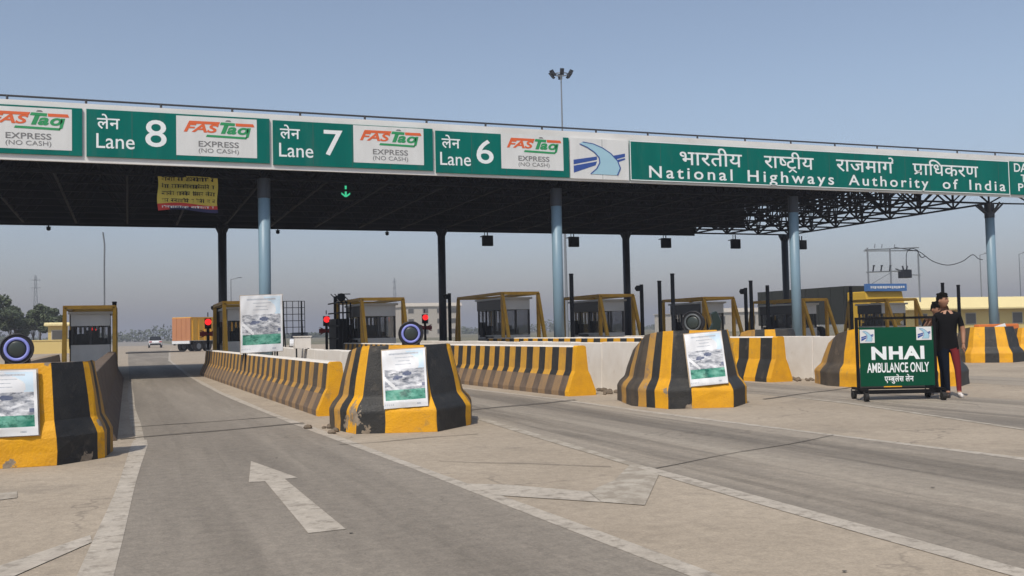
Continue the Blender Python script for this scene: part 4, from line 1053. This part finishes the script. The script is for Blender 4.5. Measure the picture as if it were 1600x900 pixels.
# local frame: x = image right, -y = towards the camera
RZ = -R(40)
J1 = {'j': {'pelvis': ((.0, 0, .90), (.135, .105)), 'waist': ((0, 0, 1.04), (.135, .10)), 'chest': ((0, 0, 1.24), (.165, .11)), 'collar': ((-.005, 0, 1.385), (.13, .085)), 'neck': ((-.03, 0, 1.465), (.058, .058)), 'skull': ((-.055, 0, 1.56), (.055, .06)),
            'sl': ((.165, 0, 1.375), .064), 'el': ((.235, .02, 1.12), .043), 'wl': ((.225, -.05, .885), .028),
            'sr': ((-.165, 0, 1.375), .064), 'er': ((-.30, .10, 1.17), .043), 'wr': ((-.24, -.10, 1.30), .028),
            'hl': ((.085, 0, .82), .088), 'kl': ((.125, -.02, .48), .056), 'al': ((.135, .0, .09), .040), 'bl': ((.145, -.06, .04), (.042, .036)), 'tl': ((.165, -.17, .03), (.040, .028)),
            'hr': ((-.075, 0, .82), .088), 'kr': ((-.055, -.03, .48), .058), 'ar': ((-.035, .02, .09), .040), 'br': ((-.04, -.05, .04), (.042, .036)), 'tr': ((-.055, -.16, .03), (.040, .028))},
      'e': [('pelvis', 'waist'), ('waist', 'chest'), ('chest', 'collar'), ('collar', 'neck'), ('neck', 'skull'), ('collar', 'sl'), ('sl', 'el'), ('el', 'wl'), ('collar', 'sr'), ('sr', 'er'), ('er', 'wr'),
            ('pelvis', 'hl'), ('hl', 'kl'), ('kl', 'al'), ('al', 'bl'), ('bl', 'tl'), ('pelvis', 'hr'), ('hr', 'kr'), ('kr', 'ar'), ('ar', 'br'), ('br', 'tr')]}
def m1(c):
    if c.z > 1.425 and abs(c.x+.02) < .075: return 0
    if c.z > 1.50: return 0
    if c.z > .82:
        if c.x > .185 and c.z < 1.19: return 0
        if c.x < -.20 and (c.z < 1.235 or c.x < -.24 or c.y < -.06): return 0
        return 1
    if c.z < .085: return 4 if c.x > .05 else 5
    if c.z < .11: return 0
    return 3 if c.x > .03 else 2
person('man in black T-shirt with one navy and one maroon trouser leg', (12.93, 13.0, 0.009), RZ, J1,
       (-.065, -.015, 1.632), R(52), 0, m1, [M['skin'], M['shirt'], M['jeans'], M['maroon'], M['shoewhite'], M['shoedark']],
       [((.225, -.05, .885), (.215, -.08, .70), (0, 1, 0), .35), ((-.24, -.10, 1.30), (-.30, -.24, 1.33), (.8, -.5, 0), .7)])
J2 = {'j': {'pelvis': ((0, .12, .86), (.13, .11)), 'waist': ((0, .06, 1.0), (.13, .10)), 'chest': ((0, -.03, 1.20), (.16, .11)), 'collar': ((0, -.07, 1.33), (.13, .085)), 'neck': ((.01, -.10, 1.39), (.05, .05)), 'skull': ((.01, -.14, 1.46), (.055, .06)),
            'sl': ((.165, -.06, 1.32), .062), 'el': ((.20, -.20, 1.18), .043), 'wl': ((.10, -.36, 1.33), .028),
            'sr': ((-.165, -.06, 1.32), .062), 'er': ((-.23, -.20, 1.17), .043), 'wr': ((-.16, -.36, 1.33), .028),
            'hl': ((.08, .12, .80), .088), 'kl': ((.09, .05, .46), .058), 'al': ((.09, .16, .09), .040), 'bl': ((.09, .10, .04), (.042, .036)), 'tl': ((.10, -.02, .03), (.040, .028)),
            'hr': ((-.08, .12, .80), .088), 'kr': ((-.09, .08, .46), .058), 'ar': ((-.09, .22, .09), .040), 'br': ((-.09, .16, .04), (.042, .036)), 'tr': ((-.10, .05, .03), (.040, .028))},
      'e': J1['e']}
def m2(c):
    if c.z > 1.40 and abs(c.x) < .1: return 0
    if c.z > .80:
        if c.y < -.24: return 0
        return 1
    if c.z < .085: return 3
    return 2
person('dark haired person leaning on the top bar behind the green board', (13.17, 13.51, -0.03), -R(38), J2,
       (.0, -.16, 1.525), R(38), R(14), m2, [M['skin'], M['shirt'], M['jeans'], M['shoedark']],
       [((.10, -.36, 1.33), (.06, -.50, 1.375), (1, 0, 0), .6), ((-.16, -.36, 1.33), (-.16, -.50, 1.375), (1, 0, 0), .6)])

# ================================================================== VEHICLES
def wheel(t, x, y, r, w):
    mb = MB(); mb.tube((x-w/2, y, r), (x+w/2, y, r), r, n=18); o = mb.build('wheel', M['rubber'], t)
    mb = MB(); mb.tube((x-w/2-.01, y, r), (x+w/2+.01, y, r), r*.55, n=14); mb.build('rim', M['galv'], o)
def car(loc, rz, m, label, glassm=None):
    t = thing('parked_car', label, 'car', loc, rz)
    prof = [(-1.95, .35), (-1.98, .75), (-1.85, .95), (-1.45, 1.02), (-1.15, 1.02), (-.5, 1.0), (1.35, .98), (1.85, .88), (1.95, .6), (1.92, .35)]
    mb = MB(); mb.prism([(-.82, y, z) for y, z in prof], (1.64, 0, 0)); mb.build('body', m, t, bevel=.06)
    mb = MB(); A = [(-1.80, .96), (-1.45, 1.5), (.25, 1.5), (.95, .985)]
    L_ = [(-.78 if z < 1.2 else -.64, y, z) for y, z in A]; R_ = [(-x, y, z) for x, y, z in L_]
    mb.add(L_+R_, [(0, 1, 2, 3), (7, 6, 5, 4), (0, 4, 5, 1), (1, 5, 6, 2), (2, 6, 7, 3)], [1, 1, 1, 0, 1]); mb.build('cabin', [m, M['glassdark']], t)
    for y in (-1.25, 1.25):
        for x in (-.76, .76): wheel(t, x, y, .30, .2)
    for s in (-.62, .62):
        mb = MB(); mb.box(s-.16, s+.16, -2.0, -1.9, .72, .88); mb.build('tail_light', M['reddull'], t)
    mb = MB(); mb.box(-.7, .7, -2.03, -1.93, .38, .58); mb.build('bumper', M['post'], t)
    return t
car((3.40, 142, 0.01), 0, M['carwhite'], 'white car driving away on the road beyond the plaza')
car((8.0, 175, 0.01), 0, M['cardark'], 'dark vehicle just right of the far white car')
car((13.6, 85, 0.01), R(170), M['carwhite'], 'white car glimpsed right of the standing poster')
# orange truck turning beyond the plaza
t = thing('cargo_truck', 'orange cargo truck with a rust red rear standing beyond the plaza', 'truck', (4.55, 95, 0.01), -R(50))
mb = MB(); mb.box(-1.15, 1.15, .02, 6.5, 1.0, 3.05); 
for k in range(9): mb.box(1.152, 1.20, .2+k*.72, .30+k*.72, 1.0, 3.0)
mb.box(-1.2, 1.2, -.0, 6.52, 3.052, 3.12); mb.build('cargo_box', M['truckorange'], t)
mb = MB(); mb.box(-1.15, 1.15, -.06, .018, 1.0, 3.05)
for x in (-.6, 0, .6): mb.box(x-.03, x+.03, -.09, -.062, 1.0, 3.03)
mb.build('tailgate', M['truckbrown'], t)
mb = MB(); mb.box(-1.1, 1.1, -.14, -.02, .72, .98); mb.build('rear_board', M['carwhite'], t)
mb = MB(); mb.box(-.5, .5, .2, 8.2, .62, .95); mb.build('chassis', M['post'], t)
mb = MB(); mb.prism([(-1.1, 6.7, .6), (-1.1, 8.3, .6), (-1.1, 8.3, 1.6), (-1.1, 8.0, 2.5), (-1.1, 6.7, 2.6)], (2.2, 0, 0)); mb.build('cab', M['truckbrown'], t, bevel=.05)
for y in (1.0, 2.1, 7.4):
    for x in (-.95, .95): wheel(t, x, y, .48, .3)
# dark truck facing the camera
t = thing('cargo_truck', 'dark tarpaulin truck with yellow cab and blue header board facing the camera', 'truck', (42.2, 47.0, 0.01)); t.scale = (1.155, 1.155, 1.10)
mb = MB(); mb.box(-1.2, 1.2, 1.75, 9.6, 1.1, 3.22)
for k in range(8): mb.box(-1.235, -1.202, 1.9+k*1.05, 2.0+k*1.05, 1.1, 3.2)
mb.build('cargo_box', M['truckdark'], t)
mb = MB(); mb.prism([(-1.2, 0, .75), (-1.2, 1.65, .75), (-1.2, 1.65, 2.85), (-1.2, .25, 2.85), (-1.2, .05, 1.9)], (2.4, 0, 0)); mb.build('cab', M['truckyellow'], t, bevel=.05)
mb = MB(); mb.add([(-1.0, .02, 1.85), (1.0, .02, 1.85), (1.0, .17, 2.42), (-1.0, .17, 2.42)], [(0, 1, 2, 3)]); mb.build('windscreen', M['glassdark'], t)
mb = MB(); mb.box(-1.22, 1.30, .02, .30, 2.853, 3.25); hb = mb.build('header_board', M['truckblue'], t)
mb = MB(); rnd = random.Random(3); xx = -1.05
while xx < 1.1:
    w = rnd.uniform(.05, .12); mb.box(xx, xx+w, .008, .016, 2.97+rnd.uniform(0, .05), 3.12); xx += w+.05
mb.build('board_marks', M['signwhite'], hb)
mb = MB(); mb.box(-1.2, 1.2, -.18, -.02, .5, .85); mb.build('bumper', M['signwhite'], t)
for s in (-.9, .9):
    mb = MB(); mb.tube((s, -.05, 1.1), (s, .02, 1.1), .13, n=14); mb.build('headlight', M['signwhite'], t)
for y in (.9, 6.8, 8.1):
    for x in (-1.0, 1.0): wheel(t, x, y, .5, .3)

# raised black strip across the far lane
mb = MB(); n = 8
mb.prism([(-.2, 92.0, .01), (-.2, 92.18, .09), (-.2, 92.5, .12), (-.2, 92.82, .09), (-.2, 93.0, .01)], (4.9, 1.6, 0)); tag(mb.build('raised_strip', M['rubber']), 'raised black strip across the road in front of the orange truck', 'speed hump')

# ================================================================== BACKGROUND STRUCTURES
def building(name, label, x0, x1, y0, y1, H, m, floors=1, wins=4, roof_over=.5, roofm=None, cat='building', band=.9):
    t = thing(name, label, cat, ((x0+x1)/2, y0, 0))
    w = (x1-x0)/2; d = y1-y0
    mb = MB(); mb.box(-w, w, 0, d, 0, H-band); mb.build('wall', m, t)
    mb = MB(); mb.box(-w-roof_over, w+roof_over, -roof_over, d+roof_over, H-band+.003, H-band+.15); mb.prism([(-w-roof_over, -roof_over+.05, H-band+.153), (w+roof_over, -roof_over+.05, H-band+.153), (w+roof_over, .5, H), (-w-roof_over, .5, H)], (0, d*.6, 0))
    mb.build('roof', roofm or m, t)
    fh = (H-band)/floors
    for f in range(floors):
        for i in range(wins):
            cx = -w+(i+.5)*2*w/wins; ww = min(1.3, w/wins*1.1)
            mb = MB(); mb.box(cx-ww/2-.08, cx+ww/2+.08, -.05, -.004, f*fh+fh*.38-.08, f*fh+fh*.82+.08); wf_ = mb.build('window', M['palebuild'], t)
            mb = MB(); mb.box(cx-ww/2, cx+ww/2, -.07, -.052, f*fh+fh*.38, f*fh+fh*.82); mb.build('pane', M['pane'], wf_)
    return t
building('plaza_office', 'long cream single storey building with an overhanging roof at the right edge', 74.5, 104, 80, 90, 3.75, M['cream'], 1, 9, .9, M['creamlight'], band=1.3)
building('guard_hut', 'small cream hut with a flat roof behind the leftmost booth', -7.5, -5.8, 110, 113, 3.1, M['cream'], 1, 1, .35, M['creamlight'], band=.35)
building('guard_hut', 'cream hut cut off by the left edge of the photo', -16.5, -13.9, 105, 109, 3.4, M['cream'], 1, 2, .3, M['creamlight'], band=.35)
mb = MB()
mb.box(-9.8, -5.2, 107, 107.2, 0, 1.25); mb.box(-9.9, -5.1, 106.95, 107.25, 1.253, 1.36)
tag(mb.build('boundary_wall', M['cream']), 'low cream boundary wall in front of the small cream hut', 'wall')
building('apartment_block', 'pale building far behind the middle of the plaza', 60, 74, 225, 240, 8.2, M['palebuild'], 3, 4, .3, band=.9)
building('warehouse', 'long grey shed far behind the booths on the right', 118, 150, 190, 210, 5.2, M['palebuild'], 1, 8, .3, band=1.0)
# transformer structure
t = thing('transformer_stand', 'pole mounted transformer structure with a drooping cable above the dark truck', 'power structure', (72.7, 80, 0))
mb = MB()
for x in (-3.2, -.35, 3.3): mb.tube((x, 0, 0), (x, 0, 8.8 if x < 1 else 8.3), .085, n=8)
mb.build('pole', M['galv'], t)
mb = MB(); mb.tube((-3.5, 0, 8.6), (3.4, 0, 8.9), .06, n=6); mb.tube((-3.5, .2, 8.5), (3.4, .2, 8.6), .05, n=6); mb.tube((-3.4, 0, 6.35), (1.6, 0, 6.5), .07, n=6); mb.tube((1.6, 0, 6.1), (3.5, 0, 6.05), .05, n=6)
mb.tube((-3.2, 0, 5.0), (-.35, 0, 6.3), .035, n=5); mb.build('crossarm', M['galv'], t)
for x in (-2.6, -1.6, -.5):
    mb = MB(); mb.tube((x, 0, 6.4), (x+.12, 0, 6.95), .07, n=8); mb.sphere((x+.15, 0, 7.0), .13, .13, .08, 8, 5); mb.build('insulator', M['post'], t)
for x in (-2.3, -1.4, .2):
    mb = MB(); mb.tube((x, 0, 8.8), (x+.1, 0, 9.2), .05, n=6); mb.build('insulator', M['galv'], t)
mb = MB(); mb.box(.95, 2.0, -.4, .4, 5.75, 6.6); mb.tube((.9, 0, 6.5), (.3, 0, 6.7), .06); mb.tube((1.3, 0, 6.6), (1.2, 0, 7.0), .08); mb.tube((1.7, 0, 6.6), (1.8, 0, 7.0), .08); mb.build('transformer', M['post'], t)
def curve(pts, n=10):
    out = []
    P = [pts[0]]+list(pts)+[pts[-1]]
    for a, b, c, d in zip(P, P[1:], P[2:], P[3:]):
        for i in range(n):
            s = i/n; out.append(tuple(.5*((2*b[k])+(-a[k]+c[k])*s+(2*a[k]-5*b[k]+4*c[k]-d[k])*s*s+(-a[k]+3*b[k]-3*c[k]+d[k])*s**3) for k in range(3)))
    out.append(pts[-1]); return out
mb = MB(); mb.path(curve([(.2, 0, 8.9), (2.6, 0, 8.6), (3.6, 0, 8.4), (5.2, 0, 7.5), (7.2, 0, 7.1), (9.2, 0, 7.5), (10.6, 0, 8.2), (11.4, 0, 7.8), (12.0, 0, 7.7)]), .045, n=5)
mb.path(curve([(1.7, 0, 7.0), (1.8, 0, 8.3), (2.4, 0, 8.8), (3.3, 0, 8.6)]), .04, n=5); mb.path(curve([(3.2, 0, 8.6), (3.7, 0, 7.9), (4.2, 0, 8.0)]), .05, n=5); mb.build('cable', M['post'], t)
# high mast light
t = thing('mast_light', 'tall mast with a ring of floodlights above the canopy', 'street light', (45.2, 100, 0))
mb = MB(); mb.tube((0, 0, 0), (0, 0, 29.6), .17, .07, n=10); mb.build('mast', M['galv'], t)
mb = MB(); mb.torus((0, 0, 29.7), (0, 0, 1), .75, .06, 20, 6)
for k in range(4): mb.tube((0, 0, 29.5), (.75*math.cos(k*1.57), .75*math.sin(k*1.57), 29.7), .04, n=5)
mb.build('lamp_ring', M['galv'], t)
for k in range(6):
    a = k*math.pi/3+.2; c = Vector((1.0*math.cos(a), 1.0*math.sin(a), 29.75)); r_ = Vector((math.cos(a), math.sin(a), 0)); tn = Vector((-r_.y, r_.x, 0)); upv = (Vector((0, 0, 1))*.8+r_*.6)
    mb = MB(); mb.obox(c-tn*.22-upv*.35, tn*.44, upv*.75, r_*.22-Vector((0, 0, .12))); mb.build('floodlight', M['post'], t)
# masts on the left
def lattice_mast(loc, h, w, label):
    t = thing('lattice_mast', label, 'mast', loc)
    mb = MB(); n = 9
    for i in range(n):
        z0, z1 = h*i/n, h*(i+1)/n; w0, w1 = w*(1-.8*i/n), w*(1-.8*(i+1)/n)
        q = lambda ww, z: [(ww, ww, z), (-ww, ww, z), (-ww, -ww, z), (ww, -ww, z)]
        A, B = q(w0, z0), q(w1, z1)
        for k in range(4): mb.tube(A[k], B[k], .06, n=4, cap=False); mb.tube(A[k], B[(k+1) % 4], .04, n=4, cap=False); mb.tube(B[k], B[(k+1) % 4], .04, n=4, cap=False)
    mb.build('tower', M['galv'], t)
    mb = MB()
    for z in (h*.82, h*.93): mb.box(-1.0, 1.0, -.08, .08, z, z+.12)
    mb.build('crossarm', M['galv'], t)
lattice_mast((-19.6, 250, 0), 16.2, .7, 'grey lattice mast above the trees on the left')
lattice_mast((103, 400, 0), 24, .9, 'faint grey lattice mast far behind the middle booth')
t = thing('slim_pole', 'thin grey pole with a bent top behind the leftmost booth', 'pole', (-1.22, 60, 0))
mb = MB(); mb.path([(0, 0, 0), (0, 0, 5.4), (.02, 0, 6.6), (-.06, 0, 7.3)], .045); mb.build('shaft', M['galv'], t)
mb = MB(); mb.tube((0, 0, 0), (0, 0, .35), .14, n=10); mb.build('base', M['rawcon'], t)
for x, y, h in ((118, 105, 10.5), (97, 92, 9.2), (12.2, 130, 8.5)):
    t = thing('street_lamp', {118: 'faint lamp pole beyond the right end of the canopy', 97: 'faint lamp pole between the third and last front columns', 12.2: 'faint lamp pole above the orange truck'}[x], 'street light', (x, y, 0))
    mb = MB(); mb.tube((0, 0, 0), (0, 0, h), .09, .05, n=8); mb.tube((0, 0, h), (1.0, 0, h+.25), .04, n=6); mb.build('pole', M['galv'], t)
    mb = MB(); mb.box(.8, 1.35, -.1, .1, h+.2, h+.3); mb.build('lamp_head', M['galv'], t)
# lattice board and small cabinet on the second island
t = thing('lattice_board', 'bare steel lattice panel standing right of the tall poster', 'panel', (7.65, 50, 0))
mb = MB()
for i in range(5): mb.box(-.60+i*.295, -.57+i*.295, 0, .03, 1.35, 3.0)
for k in range(6): mb.box(-.60, .61, .031, .06, 1.35+k*.324, 1.38+k*.324)
mb.build('grille', M['post'], t)
mb = MB(); 
for s in (-.45, .45): mb.tube((s, .08, 0), (s, .08, 3.0), .04); mb.tube((s, .1, 2.4), (s+.3, 1.2, 0), .03)
mb.build('leg', M['post'], t)
t = thing('control_cabinet', 'small white cabinet on short legs right of the tall poster', 'cabinet', (4.12, 25.4, 0))
mb = MB(); mb.box(-.2, .2, -.12, .12, .96, 1.24); mb.box(-.22, .22, -.14, .14, 1.243, 1.27); mb.build('box', M['white_wall'], t, bevel=.008)
mb = MB(); mb.tube((-.15, 0, 0), (-.15, 0, .958), .02); mb.tube((.15, 0, 0), (.15, 0, .958), .02); mb.build('leg', M['post'], t)
t = thing('plastic_barrier', 'orange plastic barrier behind the crash block at the right edge', 'barrier', (27.6, 25.6, 0))
mb = MB(); mb.prism([(-.9, -.25, 0), (-.9, .25, 0), (-.9, .12, 1.15), (-.9, -.12, 1.15)], (1.8, 0, 0)); mb.build('body', M['orangeplastic'], t, bevel=.04)
mb = MB(); mb.obox((-.7, -.22, .85), (.9, 0, .2), (0, .02, .0), (0, .045, .12)); mb.build('stripe', M['signwhite'], t)
t = thing('plastic_barrier', 'orange plastic barrier behind the crash block with the blue column', 'barrier', (29.3, 31, 0))
mb = MB(); mb.prism([(-.9, -.25, 0), (-.9, .25, 0), (-.9, .12, 1.1), (-.9, -.12, 1.1)], (1.8, 0, 0)); mb.build('body', M['orangeplastic'], t, bevel=.04)
mb = MB(); mb.obox((-.7, -.22, .75), (.9, 0, .2), (0, .02, .0), (0, .045, .12)); mb.build('stripe', M['signwhite'], t)

# ================================================================== TREES
def leaf_cloud(mb, c, rx, ry, rz, n, size, rnd):
    for k in range(n):
        while True:
            p = Vector((rnd.uniform(-1, 1), rnd.uniform(-1, 1), rnd.uniform(-1, 1)))
            if .25 < p.length < 1: break
        q = Vector((c[0]+p.x*rx, c[1]+p.y*ry, c[2]+p.z*rz))
        a = Vector((rnd.gauss(0, 1), rnd.gauss(0, 1), rnd.gauss(0, 1))).normalized(); b = a.orthogonal().normalized(); s = size*rnd.uniform(.5, 1.3)
        mb.add([q-a*s, q+b*s*.5, q+a*s, q-b*s*.5], [(0, 1, 2, 3)])
def tree(loc, h, w, label, seed, n=4200):
    rnd = random.Random(seed)
    t = thing('broadleaf_tree', label, 'tree', loc, 0, 'trees behind the leftmost booth')
    mb = MB(); th = h*.42
    mb.tube((0, 0, 0), (.05, 0, th), .04*h*.6, .022*h*.6, n=8)
    cl = []
    for k in range(9):
        a = k*2.4+rnd.random(); rr = w*rnd.uniform(.15, .62); z = h*rnd.uniform(.40, .86)
        e = Vector((rr*math.cos(a), rr*math.sin(a), z)); mb.tube((.03, 0, th*rnd.uniform(.6, 1)), e, .035, .015, n=5); cl.append((e, rnd.uniform(.26, .42)*w))
    cl.append((Vector((0, 0, h*.86)), .3*w)); cl.append((Vector((0, 0, h*.6)), .42*w))
    mb.build('trunk', M['trunk'], t)
    mb = MB()
    for e, r_ in cl: leaf_cloud(mb, e, r_, r_, r_*.72, n//len(cl), .022*h+.06, rnd)
    mb.build('crown', M['leaf'], t, recalc=False)
tree((-14.2, 118, 0), 7.4, 3.0, 'tallest dark green tree at the left edge of the photo', 1)
tree((-11.6, 122, 0), 5.4, 2.0, 'lower rounded tree right of the tallest one', 2)
tree((-9.3, 124, 0), 5.8, 2.0, 'dark green tree with a mast rising behind it', 3)
tree((-7.6, 121, 0), 5.2, 1.7, 'small tree right behind the small cream hut', 4)
tree((-18.5, 120, 0), 7.0, 3.0, 'dark tree just outside the left edge', 5)
tree((-12.6, 127, 0), 5.6, 2.6, 'dark tree between the tallest tree and the rounded one', 6)
tree((-10.3, 128, 0), 5.2, 2.2, 'dark tree behind the rounded one near the mast', 7)
mb = MB(); rnd = random.Random(9)
x = -220
while x < 700:
    h = 4.0+2.2*math.sin(x*.07)+rnd.uniform(-.8, 1.2); h = max(2.2, h); y = 420+.12*x+rnd.uniform(-8, 8)
    leaf_cloud(mb, (x, y, h*.42), 5.5, 4, h*.6, 110, .7, rnd); x += 3.4
stuff(mb.build('far_treeline', M['leaf2'], recalc=False))

# ================================================================== HAZE
mb = MB(); mb.box(-3600, 3600, -900, 5100, -1, 33)
hz = mb.build('haze', []); hz['kind'] = 'stuff'
hm = bpy.data.materials.new('haze_air'); hm.use_nodes = True; hn = hm.node_tree; hn.nodes.clear()
ho = hn.nodes.new('ShaderNodeOutputMaterial'); pv = hn.nodes.new('ShaderNodeVolumePrincipled')
pv.inputs['Color'].default_value = (0.68, 0.70, 0.78, 1); pv.inputs['Density'].default_value = 0.0011; pv.inputs['Anisotropy'].default_value = 0.1
hn.links.new(pv.outputs[0], ho.inputs['Volume']); hz.data.materials.append(hm)
